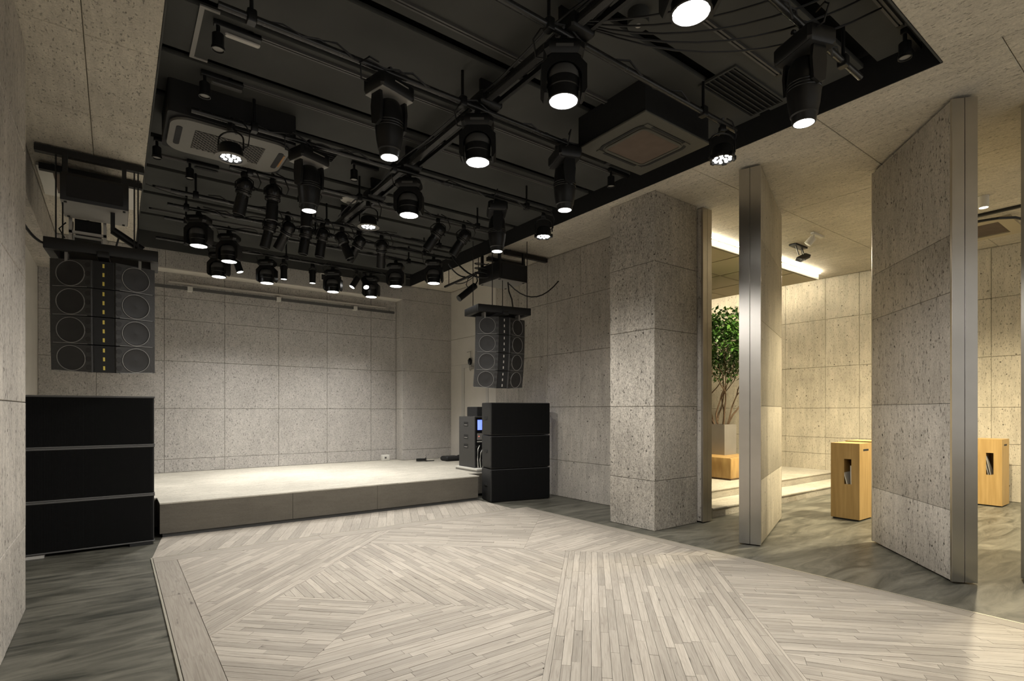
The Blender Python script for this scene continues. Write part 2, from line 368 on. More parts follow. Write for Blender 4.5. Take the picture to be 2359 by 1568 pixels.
# ------------------------------------------------------------------ stage
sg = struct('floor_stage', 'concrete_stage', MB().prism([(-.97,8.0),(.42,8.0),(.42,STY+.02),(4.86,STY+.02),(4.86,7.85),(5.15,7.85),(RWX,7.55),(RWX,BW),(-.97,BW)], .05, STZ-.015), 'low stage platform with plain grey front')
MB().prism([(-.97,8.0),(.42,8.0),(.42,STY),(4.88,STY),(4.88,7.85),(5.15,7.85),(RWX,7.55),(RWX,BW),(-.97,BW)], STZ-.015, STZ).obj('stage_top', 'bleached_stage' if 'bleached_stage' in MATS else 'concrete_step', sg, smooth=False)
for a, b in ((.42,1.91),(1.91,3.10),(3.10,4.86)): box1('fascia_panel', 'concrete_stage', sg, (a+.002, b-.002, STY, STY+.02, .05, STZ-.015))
box1('plinth', 'dark_grey', sg, (.45, 4.86, STY+.03, STY+.06, 0, .06))

# ------------------------------------------------------------------ dance floor of oak strips
def clip(poly, half):
    nx, ny, c = half; out = []
    for i in range(len(poly)):
        p, q = poly[i], poly[(i+1) % len(poly)]
        dp, dq = nx*p[0]+ny*p[1]-c, nx*q[0]+ny*q[1]-c
        if dp <= 0: out.append(p)
        if (dp < 0 < dq) or (dq < 0 < dp):
            t = dp/(dp-dq); out.append((p[0]+(q[0]-p[0])*t, p[1]+(q[1]-p[1])*t))
    return out
def halves(poly):
    hs = []; n = len(poly)
    for i in range(n):
        (x0,y0),(x1,y1) = poly[i], poly[(i+1)%n]; nx, ny = y1-y0, x0-x1; l = math.hypot(nx, ny); hs.append((nx/l, ny/l, (nx*x0+ny*y0)/l))
    return hs
def area(p): return abs(sum(p[i][0]*p[(i+1)%len(p)][1]-p[(i+1)%len(p)][0]*p[i][1] for i in range(len(p))))/2
Q = 2**-.5
def AB(a, b): return ((a+b)*Q, (a-b)*Q)      # diagonal parquet coordinates
def rect_ab(a0, a1, b0, b1): return [AB(a0,b0), AB(a1,b0), AB(a1,b1), AB(a0,b1)]
def ccw(p):
    s = sum(p[i][0]*p[(i+1)%len(p)][1]-p[(i+1)%len(p)][0]*p[i][1] for i in range(len(p)))
    return p if s > 0 else p[::-1]
DF = [(.50,-2.4),(4.95,-2.4),(4.95,6.28),(.50,6.28)]
regions = [ (rect_ab(-2, 5.70, -.27, 1.18), 45), (rect_ab(3.5, 9, 1.18, 9), -45), (rect_ab(-4, 3.5, 1.18, 9), -58),
            (rect_ab(3.98, 5.70, -2.47, -.27), -90), (rect_ab(-4, 3.98, -2.47, -1.65), -45), (rect_ab(-4, 3.98, -1.65, -.27), 0),
            (rect_ab(-4, 9, -9, -2.47), 45), (rect_ab(5.70, 9, -2.47, -.72), -45), (rect_ab(5.70, 9, -.72, 1.18), 8) ]
planks = []       # (poly, angle, tint)
def fill(poly, ang, w, lens, bounds, tz=0.0):
    poly = ccw(poly)
    for h in halves(ccw(bounds)): poly = clip(poly, h)
    if len(poly) < 3: return
    hs = halves(poly); a = R(ang); ux, uy = math.cos(a), math.sin(a)
    us = [p[0]*ux+p[1]*uy for p in poly]; vs = [-p[0]*uy+p[1]*ux for p in poly]
    v = min(vs) if w > .1 else math.floor(min(vs)/w)*w
    while v < max(vs):
        u = min(us) - random.uniform(0, lens[1])
        while u < max(us):
            L = random.uniform(*lens); g = .0011
            q = [(u+g,v+g),(u+L-g,v+g),(u+L-g,v+w-g),(u+g,v+w-g)]
            q = [(p[0]*ux-p[1]*uy, p[0]*uy+p[1]*ux) for p in q]
            for h in hs:
                q = clip(q, (h[0], h[1], h[2]-.0008))
                if len(q) < 3: break
            if len(q) >= 3 and area(q) > 2e-4: planks.append((q, a, random.random()*(.25 if w > .12 else 1), random.uniform(-.0007, .0007) + tz))  # wide border planks tinted darker, with shade put into their colour
            u += L
        v += w
for p, ang in regions: fill(p, ang, .058, (.28, .85), DF)
fill([(.30,-2.4),(.50,-2.4),(.50,6.28),(.30,6.28)], 90, .2, (1.1, 1.6), [(.306,-2.4),(.498,-2.4),(.498,6.28),(.306,6.28)])
fill([(.30,6.28),(5.08,6.28),(5.08,6.48),(.30,6.48)], 0, .2, (1.1, 1.9), [(.306,6.282),(5.08,6.282),(5.08,6.48),(.306,6.48)])
fill([(4.95,-2.4),(5.08,-2.4),(5.08,6.28),(4.95,6.28)], 90, .13, (1.3, 2.2), [(4.952,-2.4),(5.08,-2.4),(5.08,6.28),(4.952,6.28)])
fill([(.30,6.5),(4.9,6.5),(4.9,7.48),(.30,7.48)], 66, .11, (.7, 1.4), [(.30,6.5),(4.85,6.5),(4.85,7.48),(.44,7.48)])
def plank_geo(items):
    vs, fs, uvs, tints = [], [], [], []
    for q, a, t, dz in items:
        q = ccw(q); n = len(q); o = len(vs); ux, uy = math.cos(a), math.sin(a); z1 = .012 + dz
        vs += [(x,y,.0) for x,y in q] + [(x,y,z1) for x,y in q]; tints += [t]*(2*n)
        uvs += [(x*ux+y*uy, -x*uy+y*ux) for x,y in q]*2
        fs.append(tuple(range(o+n, o+2*n))); fs += [(o+i, o+(i+1)%n, o+n+(i+1)%n, o+n+i) for i in range(n)]
    me = bpy.data.meshes.new('plank'); me.from_pydata(vs, [], fs); me.materials.append(MATS['bleached_oak'])
    uv = me.uv_layers.new(name='UVMap'); uv.data.foreach_set('uv', [c for l in me.loops for c in uvs[l.vertex_index]])
    at = me.color_attributes.new('tint', 'FLOAT_COLOR', 'POINT'); at.data.foreach_set('color', [c for t in tints for c in (t, (t*7.3)%1, (t*3.1)%1, 1)])
    me.update(); return me
fwx, fwy = math.sin(YAW), math.cos(YAW)
def seen_size(it):
    q = it[0]; cx = sum(p[0] for p in q)/len(q); cy = sum(p[1] for p in q)/len(q)
    d = cx*fwx + cy*fwy; l = cx*fwy - cy*fwx
    if d < 2.4 or abs(l/d) > .99: return 0
    return area(q)/d**3
planks.sort(key=seen_size, reverse=True)
for it in planks[:300]: link('plank', plank_geo([it]), floor)
rest = link('plank_field', plank_geo(planks[300:]), floor); rest['kind'] = 'stuff'
box1('inlay_strip', 'brass', floor, (.288, .302, -2.4, 6.5, 0, .013)); box1('inlay_strip', 'brass', floor, (5.084, 5.098, -2.4, 6.495, 0, .013)); 
box1('inlay_strip', 'brass', floor, (.302, 5.098, 6.484, 6.496, 0, .0125))

# ------------------------------------------------------------------ lobby: steps, soffit, cove light
st = struct('floor_landing', 'concrete_step', MB().box(6.7, LBX, 4.8, 8.9, 0, .25), 'raised concrete landing in the lobby')
box1('step_tread', 'concrete_step', st, (6.7, LBX, 4.78, 8.9, .25, .27), c=.004); box1('step_tread', 'concrete_step', st, (6.7, LBX, 4.32, 4.79, .11, .135), c=.004); box1('step_riser', 'concrete_step', st, (6.7, LBX, 4.34, 4.8, 0, .115))
sf = struct('ceiling_soffit', 'ac_olive', MB().box(6.5, 11.14, 4.9, 8.7, 4.10, 4.15), 'dropped beige ceiling panel over the lobby landing')
flat('soffit_beige', (.46, .40, .28), .7); sf.data.materials[0] = MATS['bark']
box1('fascia', 'white_plastic', sf, (6.5, 11.14, 4.88, 4.9, 4.08, 4.175)); box1('fascia', 'white_plastic', sf, (11.14, 11.16, 4.88, 8.7, 4.08, 4.175))
for i in range(5):      # board panels between thin dark joints laid diagonally
    for j in range(4):
        x0, y0 = 6.5 + i*.928, 4.9 + j*.95
        box1('soffit_board', 'soffit_beige', sf, (x0+.016, x0+.912, y0+.016, y0+.934, 4.072, 4.10))
cv = box1('cove_light', 'cove_led', None, (6.5, 11.12, 4.853, 4.869, 4.20, 4.214)); tag(cv, 'long white cove light strip along the near edge of the soffit', 'strip light')
cv2 = box1('cove_light', 'cove_led', None, (11.175, 11.19, 4.86, 8.7, 4.20, 4.214)); tag(cv2, 'white cove light strip washing the far lobby wall beside the soffit', 'strip light')

# ------------------------------------------------------------------ pivoting concrete wall panels with steel end caps
def pivot(label, p0, ang, length, th, h, mat, zs_, end2=True):
    """p0: corner at the steel end nearest the viewer; local x runs along the panel, y is its thickness"""
    t = thing('pivot_panel', label, 'pivot wall', (p0[0], p0[1], 0), R(ang))
    MB().box(.03, length, .02, th-.02, .02, h-.01).obj('core', 'dark_grey', t, smooth=False)
    cap = box1('steel_cap', 'steel_edge', t, (0, .028, 0, th/2-.002, .015, h), c=.001); box1('steel_cap', 'steel_edge', t, (0, .028, th/2+.002, th, .015, h), c=.001)
    for i in range(len(zs_)-1):
        z0, z1 = max(.02, zs_[i]), min(h-.005, zs_[i+1])
        box1('concrete_slab', mat, t, (.03, length, 0, .02, z0+.002, z1-.002), c=.003); box1('concrete_slab', mat, t, (.03, length, th-.02, th, z0+.002, z1-.002), c=.003)
    if end2: box1('steel_cap', 'steel_edge', t, (length, length+.02, 0, th, .015, h), c=.001)
    return t
pivot('tall narrow concrete pivot wall with bright steel edge, next to the pillar opening', (5.709, 3.10), 20.2, 1.80, .225, 4.2, 'concrete_lobby', [0,.73,1.55,2.5,3.4,4.2])
pivot('large pitted concrete pivot wall with wide steel edge, right foreground', (5.958, 1.31), 42.3, 1.48, .195, 4.2, 'concrete_wall', [0,.63,1.56,2.53,3.03,4.2])
pivot('concrete pivot wall at the right picture edge, only its steel edge showing', (6.447, .923), 0, 1.6, .2, 4.2, 'concrete_wall', [0,1.5,3,4.2])
pivot('folded concrete pivot wall parked against the back of the pillar', (6.475, 4.20), 90, 1.5, .2, 4.2, 'concrete_wall', [0,1.5,3,4.2], False)

# ------------------------------------------------------------------ wooden bar blocks with a slot, magazines, planter
def block(label, x, y):
    """oak standing table; slot in the face towards -x, grip slot in the face towards -y"""
    w, d, h = .44, .36, 1.05
    t = thing('bar_block', label, 'bar table', (x, y, 0))
    MB().box(.02, w-.02, .02, d-.02, 0, .02).obj('plinth', 'black_matte', t)
    y0, y1, z0, z1 = .10, .19, .49, .835; b = MB()
    def q(*p): b.add(p, [tuple(range(len(p)))])
    B0 = .02
    q((0,d,B0),(0,0,B0),(0,0,z0),(0,d,z0)); q((0,d,z1),(0,0,z1),(0,0,h),(0,d,h)); q((0,d,z0),(0,y1,z0),(0,y1,z1),(0,d,z1)); q((0,y0,z0),(0,0,z0),(0,0,z1),(0,y0,z1))
    k = .3
    q((0,y0,z0),(k,y0,z0),(k,y1,z0),(0,y1,z0)); q((0,y1,z1),(k,y1,z1),(k,y0,z1),(0,y0,z1)); q((0,y1,z0),(k,y1,z0),(k,y1,z1),(0,y1,z1)); q((0,y0,z1),(k,y0,z1),(k,y0,z0),(0,y0,z0)); q((k,y0,z0),(k,y0,z1),(k,y1,z1),(k,y1,z0))
    q((w,0,B0),(w,d,B0),(w,d,h),(w,0,h)); q((w,d,B0),(0,d,B0),(0,d,h),(w,d,h)); q((0,0,h),(w,0,h),(w,d,h),(0,d,h))
    gx0, gx1, g0, g1, gk = .12, .30, .945, .972, .06
    q((0,0,B0),(w,0,B0),(w,0,g0),(0,0,g0)); q((0,0,g1),(w,0,g1),(w,0,h),(0,0,h)); q((0,0,g0),(gx0,0,g0),(gx0,0,g1),(0,0,g1)); q((gx1,0,g0),(w,0,g0),(w,0,g1),(gx1,0,g1))
    b.obj('body', 'oak', t, smooth=False)
    box1('grip_slot', 'black_matte', t, (gx0, gx1, .0004, .02, g0, g1))
    return t
block('honey-coloured oak bar block beside the large pivot wall, white magazines in its slot', 8.05, 3.00)
block('oak bar block mostly hidden behind the other, only its top edge visible', 8.80, 3.11)
block('oak bar block against the far wall right of the steel edge, dark slot', 11.0, 2.13)
def magazine(label, x, y, z, tilt, h, mat):
    o = MB().box(0, .21, 0, .012, 0, h, c=.002).obj('magazine', mat, None, (x, y, z), (R(tilt), 0, 0)); tag(o, label, 'magazine', 'magazines in the bar block slots')
magazine('white magazine leaning left in the slot of the nearer oak bar block', 8.056, 3.150, .4905, -14, .30, 'paper')
magazine('upright white magazine at the right of the nearer oak bar block slot', 8.062, 3.103, .4905, -1, .255, 'paper')
magazine('thin pale magazine leaning in the slot of the far oak bar block, left one', 11.006, 2.288, .4905, -11, .33, 'mid_grey')
magazine('thin grey magazine leaning in the slot of the far oak bar block, right one', 11.008, 2.262, .4905, -11, .30, 'mid_grey')
wbk = thing('wooden_plinth', 'split oak block on the lobby landing under the metal planter', 'plinth', (8.66, 5.24, .27))
box1('block', 'oak_block', wbk, (0, 1.05, 0, 1.1, .03, .39), c=.01); box1('base_trim', 'bark', wbk, (.015, 1.035, .015, 1.085, 0, .035))
pt = thing('planter', 'square grey metal planter standing on the oak block', 'planter', (9.2, 5.70, .66))
b = MB(); b.box(0,.4,0,.02,0,.575).box(0,.4,.38,.4,0,.575).box(0,.02,.02,.38,0,.575).box(.38,.4,.02,.38,0,.575).box(.02,.38,.02,.38,0,.05).obj('pot', 'planter_metal', pt, smooth=False)
box1('soil', 'bark', pt, (.02, .38, .02, .38, .05, .54))
tree = thing('potted_tree', 'small leafy tree with bare twisting stems growing in the metal planter', 'plant', (9.4, 5.9, 1.2))
rg = random.Random(5); tips = []
def grow(p, d, L, r, lev, mb):
    pts = [p]; q = Vector(p); dd = Vector(d)
    for k in range(5):
        dd = (dd + Vector((rg.uniform(-.28,.28), rg.uniform(-.28,.28), rg.uniform(-.05,.16)))).normalized(); q = q + dd*L/5; pts.append(tuple(q))
    mb.tube(pts, r, 5, r*.55)
    if lev == 0 or q.z > 1.95: tips.append(q.copy()); return
    for k in range(2 if lev > 1 else 3):
        nd = (dd + Vector((rg.uniform(-.6,.6), rg.uniform(-.6,.6), rg.uniform(-.05,.35)))).normalized(); grow(tuple(q), nd, L*rg.uniform(.62,.85), r*.6, lev-1, mb)
for k in range(8):
    a = k*.785+.2; mb = MB(); grow((.12*math.cos(a), .12*math.sin(a), 0), (.42*math.cos(a), .42*math.sin(a), 1), .62, .02, 3, mb); mb.obj('stem', 'bark', tree)
lv, lf, lt = [], [], []
for k in range(4200):
    while True:
        x, y, z = rg.uniform(-1,1), rg.uniform(-1,1), rg.uniform(-1,1)
        if .2 < x*x+y*y+z*z < 1: break
    c = Vector((x*.78, y*.78, 1.55 + z*.66 + .10*math.sin(x*9)+.08*math.sin(y*11)))
    if z < -.55 and rg.random() < .6: continue
    d = Vector((rg.uniform(-1,1), rg.uniform(-1,1), rg.uniform(-.9,.4))).normalized(); s_ = d.cross(Vector((rg.uniform(-.3,.3), rg.uniform(-.3,.3), 1))).normalized()
    l, w = rg.uniform(.08,.14), rg.uniform(.02,.034); o = len(lv); n = d.cross(s_)*.008
    lv += [tuple(c), tuple(c+d*l*.5+s_*w+n), tuple(c+d*l), tuple(c+d*l*.5-s_*w+n)]; lf.append((o,o+1,o+2,o+3)); lt += [rg.random()]*4
me = bpy.data.meshes.new('foliage'); me.from_pydata(lv, [], lf); me.materials.append(MATS['leaf'])
at = me.color_attributes.new('tint', 'FLOAT_COLOR', 'POINT'); at.data.foreach_set('color', [c for t in lt for c in (t,t,t,1)])
fo = link('foliage', me, tree); fo['kind'] = 'stuff'

# lobby ceiling equipment
def lamp(parent, kind, power, col, loc, rot=(0,0,0), size=60, blend=.6, radius=.05):
    ld = bpy.data.lights.new('lamp', kind); ld.energy = power; ld.color = col
    if kind == 'SPOT': ld.spot_size = R(size); ld.spot_blend = blend
    ld.shadow_soft_size = radius
    return link('lamp', ld, parent, loc, rot)
fd = thing('led_flood', 'black rectangular LED flood hanging from the lobby ceiling by the soffit', 'flood light', (8.85, 4.12, 4.23))
box1('mount_plate', 'black_metal', fd, (.05, .45, .12, .24, -.03, 0), c=.005); MB().tube([(.12,.16,-.03),(.1,.1,-.2)], .008).obj('arm', 'black_metal', fd); MB().tube([(.38,.18,-.03),(.3,.1,-.18)], .008).obj('arm', 'black_metal', fd)
fb = MB().box(-.17, .17, -.05, .05, -.03, .03, c=.008).obj('housing', 'black_metal', fd, (.2,.08,-.23), (R(30),R(-22),0))
for k in range(6): box1('led_lens', 'lens_white', fb, (-.155+k*.053, -.115+k*.053, -.04, .04, -.034, -.03))
MB().tube(catenary((.4,.2,-.03), (.36,.1,-.2), .1), .006).obj('cable', 'black_cable', fd)
lamp(fd, 'SPOT', LOBBY_SPOT*.5, WW, (.2,.05,-.28), (R(25),0,0), 130, .8, .08)
sp = thing('lobby_spot', 'small white spotlight on the lobby ceiling', 'spotlight', (8.62, 3.84, 4.23))
box1('track_adapter', 'white_plastic', sp, (-.05, .28, -.03, .03, -.035, 0), c=.004); MB().lathe([(.01,-.035),(.01,-.1)], 8).obj('stem', 'white_plastic', sp); MB().lathe([(.05,0),(.055,-.12),(.045,-.125)], 14).obj('housing', 'white_plastic', sp, (-.02,0,-.08), (R(35),R(20),0))
lamp(sp, 'SPOT', LOBBY_SPOT*.5, WW, (-.05,.1,-.24), (R(20),R(-25),0), 110, .8)
def downlight(label, x, y, power, size=142):  # extra ceiling lamps, added to brighten the lobby walls and panels
    t = thing('downlight', label, 'downlight', (x, y, CZ))
    MB().lathe([(.055,.0),(.055,-.14),(.048,-.145)], 16).obj('housing', 'white_plastic', t); MB().lathe([(.046,-.1451),(.046,-.1475)], 16).obj('lens', 'lens_soft', t)
    lamp(t, 'SPOT', power, WW, (0,0,-.17), (0,0,0), size, .7, .05)
downlight('added white ceiling downlight over the lobby behind the large pivot wall', 8.9, 1.9, LOBBY_SPOT)
downlight('added white ceiling downlight over the lobby far from the stairs, out at the right', 9.8, -.4, LOBBY_SPOT*.6)
downlight('added white ceiling downlight over the lobby beside the right picture edge', 8.6, .6, LOBBY_SPOT*.5)
lac = thing('air_conditioner', 'pale ceiling air conditioner in the lobby, seen right of the steel edge', 'air conditioner', (10.0, 1.85, CZ))
b = MB(); b.box(0,1.05,0,.16,-.03,0).box(0,1.05,.94,1.1,-.03,0).box(0,.16,.16,.94,-.03,0).box(.89,1.05,.16,.94,-.03,0).obj('frame', 'soffit_beige', lac, smooth=False); box1('filter', 'ac_filter', lac, (.16,.89,.16,.94,-.012,0))
tr_ = thing('cable_track', 'black bent cable track beside the lobby air conditioner', 'cable track', (9.66, 0, CZ))
MB().box(-.03,.03,1.45,2.9,-.035,0).obj('rail', 'black_metal', tr_); MB().box(.03,.8,1.45,1.51,-.035,0).obj('rail', 'black_metal', tr_)
MB().tube([(.16,2.9,-.05),(.16,2.2,-.05),(.2,1.95,-.06),(.35,1.8,-.06),(.8,1.68,-.06)], .018).obj('cable', 'black_cable', tr_)

# ------------------------------------------------------------------ stage lighting fixtures
PZ = 4.15; CAMX = -YAW
def clamp(t):
    def b(m):
        m.tube([(0,.036*math.cos(a),.036*math.sin(a)) for a in [R(-130+i*26) for i in range(11)]], .011, 5); m.box(-.028,.028,-.03,.03,-.085,-.03,c=.006); m.lathe([(.009,0),(.009,.05),(.016,.05),(.016,.07)], 8, TR(0,.03,-.055) @ RX(R(-90)))
    part('clamp', 'clamp', 'black_metal', t, b)
def tail(t, key, pts): part(key, 'cable', 'black_cable', t, lambda m: m.tube(pts, .007, 5))
def wash(label, x, y, rz=CAMX, dz=0, tilt=0, power=1.0, size=160, blend=.5):
    t = thing('wash_light', label, 'stage light', (x, y, PZ+dz), rz, 'moving wash lights on the ceiling pipes'); clamp(t)
    part('w_base', 'base', 'black_metal', t, lambda m: m.box(-.14,.14,-.10,.10,-.185,-.085,c=.03))
    part('w_panel', 'display', 'dark_grey', t, lambda m: m.box(-.06,.06,-.103,-.1,-.155,-.135))
    def yoke(m):
        p = [(-.09,-.185),(-.158,-.255),(-.158,-.42),(-.138,-.455),(-.122,-.455)] + [(.122*math.cos(a), -.34+.105*math.sin(a)) for a in [R(180-i*15) for i in range(13)]] + [(.122,-.455),(.138,-.455),(.158,-.42),(.158,-.255),(.09,-.185)]
        m.prism(p, -.07, .07, RX(R(90)))
    part('w_yoke', 'yoke', 'black_metal', t, yoke)
    h = part('w_head', 'head', 'black_metal', t, lambda m: m.lathe([(.045,.12),(.085,.10),(.105,.06),(.112,0),(.112,-.045),(.106,-.05),(.106,-.115),(.112,-.12),(.112,-.128),(.100,-.128),(.098,-.120)], 28, capb=False), (0,0,-.35), (R(tilt),0,0))
    part('w_lit_shoulder', 'lit_shoulder', 'dark_grey', h, lambda m: m.lathe([(.092,.088),(.108,.062),(.1135,.03),(.1135,.01)], 28, capa=False, capb=False))  # paler shell: light on the head's upper shoulder put into its colour
    def lens(m):
        n = 72; m.add([((.096+.004*abs(math.sin(i*math.pi*9/n)))*math.cos(2*math.pi*i/n), (.096+.004*abs(math.sin(i*math.pi*9/n)))*math.sin(2*math.pi*i/n), -.126) for i in range(n)], [tuple(range(n-1,-1,-1))])
    part('w_lens', 'lens', 'lens_white', h, lens)
    tail(t, 'w_tail', [(-.1,.09,-.12),(-.19,.1,-.1),(-.21,.06,-.0),(-.16,.02,.05),(-.08,0,.03)])
    lamp(t, 'SPOT', P_WASH*power, CW, (0,0,-.50), (R(tilt),0,0), size, blend, .09)
    return t
def profile(label, x, y, rz=0, power=None, plate='black_matte'):
    t = thing('profile_light', label, 'stage light', (x, y, PZ), rz, 'moving profile lights on the ceiling pipes'); clamp(t)
    part('p_base', 'base', 'black_metal', t, lambda m: m.box(-.165,.165,-.12,.12,-.20,-.085,c=.02))
    part('p_plate'+plate, 'base_plate', plate, t, lambda m: m.box(-.15,.15,-.105,.105,-.206,-.2))
    part('p_strip', 'display', 'mid_grey', t, lambda m: m.box(-.04,.09,-.1225,-.12,-.13,-.122))
    for s in (-1, 1):
        part('p_arm', 'yoke_arm', 'black_metal', t, lambda m: m.prism([(-.05,-.2),(.05,-.2),(.062,-.3),(.05,-.43),(0,-.455),(-.05,-.43),(-.062,-.3)], -.012, .012, RY(R(90)) @ RZ(R(90))), (s*.12,0,0))
    h = part('p_head', 'head', 'black_metal', t, lambda m: m.lathe([(.03,-.225),(.075,-.24),(.097,-.28),(.107,-.36),(.108,-.46),(.1,-.54),(.088,-.60),(.088,-.612),(.08,-.62),(.074,-.665),(.066,-.668),(.062,-.655)], 26, capb=False))
    part('p_fin', 'heat_fin', 'black_glossy', t, lambda m: [m.lathe([(.109,-.40-k*.02),(.1115,-.405-k*.02),(.109,-.41-k*.02)], 26, capa=False, capb=False) for k in range(3)])
    part('p_ring', 'lens_ring', 'lens_white', t, lambda m: m.lathe([(.064,-.666),(.056,-.648)], 26, capa=False, capb=False)); part('p_lens', 'lens', 'lens_soft', t, lambda m: m.lathe([(.001,-.646),(.055,-.646)], 26, capa=False, capb=False))
    tail(t, 'p_tail', [(-.165,.06,-.12),(-.22,.06,-.13),(-.24,.04,-.02),(-.18,.01,.04),(-.1,0,.035)])
    lamp(t, 'SPOT', P_PROFILE if power is None else power, CW, (0,0,-.68), (0,0,0), 46, .55, .05)
    return t
def par(label, x, y, rz=CAMX, flange=False, tilt=0):
    t = thing('led_par', label, 'stage light', (x, y, PZ), rz, 'LED par cans on the ceiling pipes'); clamp(t)
    part('par_yoke', 'yoke', 'black_metal', t, lambda m: m.tube([(-.115,0,-.27),(-.115,0,-.17)]+[(.115*math.cos(a),0,-.17+.075*math.sin(a)) for a in [R(180-i*18) for i in range(1,10)]]+[(.115,0,-.17),(.115,0,-.27)], .008, 6))
    h = part('par_body', 'body', 'black_metal', t, lambda m: m.lathe([(.05,.06),(.085,.055),(.1,.03),(.102,-.05),(.106,-.055),(.106,-.065),(.094,-.065),(.094,-.055)], 24, capb=False), (0,0,-.275), (R(tilt),0,0))
    if flange: part('par_fl', 'flange', 'ac_grey', h, lambda m: m.lathe([(.106,-.058),(.135,-.062),(.135,-.068),(.098,-.07)], 26, capa=False, capb=False))
    else:
        for k in range(6): part('par_lug', 'cooling_lug', 'black_metal', h, lambda m: m.box(.1,.122,-.022,.022,-.07,-.03,c=.004), (0,0,0), (0,0,k*math.pi/3))
    part('par_plate', 'lens_plate', 'black_matte', h, lambda m: m.lathe([(.001,-.056),(.094,-.056)], 24, capa=False, capb=False))
    spots = [(.028*math.cos(a), .028*math.sin(a)) for a in (0,2.09,4.19)] + [(.069*math.cos(a), .069*math.sin(a)) for a in [k*2*math.pi/9 for k in range(9)]]
    for px, py in spots: part('par_led', 'led_lens', 'lens_white', h, lambda m: m.lathe([(.0165,-.0565),(.0165,-.06),(.012,-.064)], 10), (px,py,0))
    tail(t, 'par_tail', [(.06,.05,-.24),(.13,.06,-.2),(.15,.05,-.08),(.1,.02,.02),(.04,0,.04)])
    lamp(t, 'SPOT', P_PAR, CW, (0,0,-.36), (R(tilt),0,0), 75, .7, .08)
    return t
def ellipsoidal(label, x, y, rz=CAMX, tilt=0, roll=0, drop=0):
    t = thing('ellipsoidal_spot', label, 'stage light', (x, y, PZ), rz, 'unlit ellipsoidal spots on the ceiling pipes'); clamp(t)
    z0 = -.20 - drop
    part('e_yoke%.2f' % drop, 'yoke', 'black_metal', t, lambda m: m.tube([(-.1,0,z0),(-.1,0,-.13),(-.06,0,-.095),(0,0,-.085),(.06,0,-.095),(.1,0,-.13),(.1,0,z0)], .007, 6))
    h = part('e_body', 'body', 'black_glossy', t, lambda m: m.lathe([(.02,.105),(.055,.095),(.08,.065),(.087,.02),(.08,-.02),(.074,-.03),(.078,-.04),(.074,-.05),(.078,-.06),(.072,-.07),(.062,-.08),(.06,-.24)], 22), (0,0,z0), (R(tilt),R(roll),0))
    part('e_barrel', 'lens_tube', 'black_metal', h, lambda m: m.lathe([(.064,-.12),(.066,-.3),(.060,-.302),(.058,-.28)], 22, capa=False, capb=False)); part('e_ring', 'band', 'steel_tube', h, lambda m: [m.lathe([(.081,z),(.084,z-.006),(.081,z-.012)], 22, capa=False, capb=False) for z in (-.035,-.055)])
    part('e_glass', 'lens', 'black_glossy', h, lambda m: m.lathe([(.001,-.285),(.058,-.285)], 22, capa=False, capb=False)); part('e_knob', 'knob', 'black_metal', h, lambda m: m.lathe([(.012,0),(.012,.03)], 8, TR(.08,0,0) @ RY(R(90))))
    tail(t, 'e_tail', [(.02,.04,-.11),(.12,.06,-.2),(.16,.05,-.12),(.12,.02,.0),(.04,0,.04)])
    return t
def can(label, x, y, rz=CAMX, tilt=0, roll=0):
    t = thing('spot_can', label, 'stage light', (x, y, PZ), rz, 'small bright spot cans over the stage'); clamp(t)
    part('c_yoke', 'yoke', 'black_metal', t, lambda m: m.tube([(-.062,0,-.19),(-.062,0,-.11),(0,0,-.08),(.062,0,-.11),(.062,0,-.19)], .007, 6))
    h = part('c_body', 'body', 'black_metal', t, lambda m: m.lathe([(.03,.05),(.05,.04),(.054,0),(.054,-.19),(.05,-.19),(.05,-.18)], 18, capb=False), (0,0,-.18), (R(tilt),R(roll),0))
    part('c_lens', 'lens', 'lens_white', h, lambda m: m.lathe([(.001,-.186),(.05,-.183)], 18, capa=False, capb=False))
    lamp(h, 'SPOT', P_CAN, CW, (0,0,-.20), (0,0,0), 50, .5, .04)
    return t
A = 'round-lensed wash light '
wash(A + 'cut by the top edge above the middle of the hall', 2.534, 1.77)
wash(A + 'under the dark pipe crossing at top centre', 2.535, 2.81)
wash(A + 'at the second pipe crossing, left of the brown air conditioner', 2.556, 3.95)
wash(A + 'at the third pipe crossing, centre of the ceiling', 2.633, 5.48)
wash(A + 'highest of the row at the left rear, beside the recess edge', .89, 8.16, power=.72, size=112, blend=.9)
wash(A + 'second from the left at the rear, overlapping its neighbour', 1.34, 8.75, tilt=0, power=.72, size=112, blend=.9)
wash(A + 'lowest at the far left, partly behind its neighbour', 1.358, 9.85, power=.72, size=112, blend=.9)
wash(A + 'in front of the back beam, left of two slim cans', 2.087, 9.85, power=.72, size=112, blend=.9)
wash(A + 'in front of the back beam just below the small wall louver', 3.213, 9.85, power=.72, size=112, blend=.9)
wash(A + 'in front of the back beam below two glaring cans', 3.944, 9.85, power=.72, size=112, blend=.9)
wash(A + 'second from the right in the rear row', 3.955, 8.75, power=.72, size=112, blend=.9)
wash(A + 'rightmost in the rear row, against the white ceiling', 4.385, 8.16, power=.72, size=112, blend=.9)
B = 'long black profile light '
profile(B + 'with pale base plate, upper centre left', 1.731, 3.95, R(15), plate='mid_grey')
profile(B + 'hanging in front of the brown air conditioner', 3.581, 3.95, R(70))
profile(B + 'largest, at upper right in front of the concrete ceiling edge', 3.826, 1.77, R(70))
profile(B + 'right of the grey ceiling air conditioner', 1.551, 5.48, R(20), plate='mid_grey')
profile(B + 'above the right hoist box', 3.832, 5.48, R(60))
C_ = 'many-lensed LED par can '
par(C_ + 'near the top of the right pillar', 4.50, 2.81)
par(C_ + 'with pale oval rim under the grey air conditioner', .854, 5.48, flange=True)
par(C_ + 'by the ceiling edge above the right wall', 4.587, 5.48)
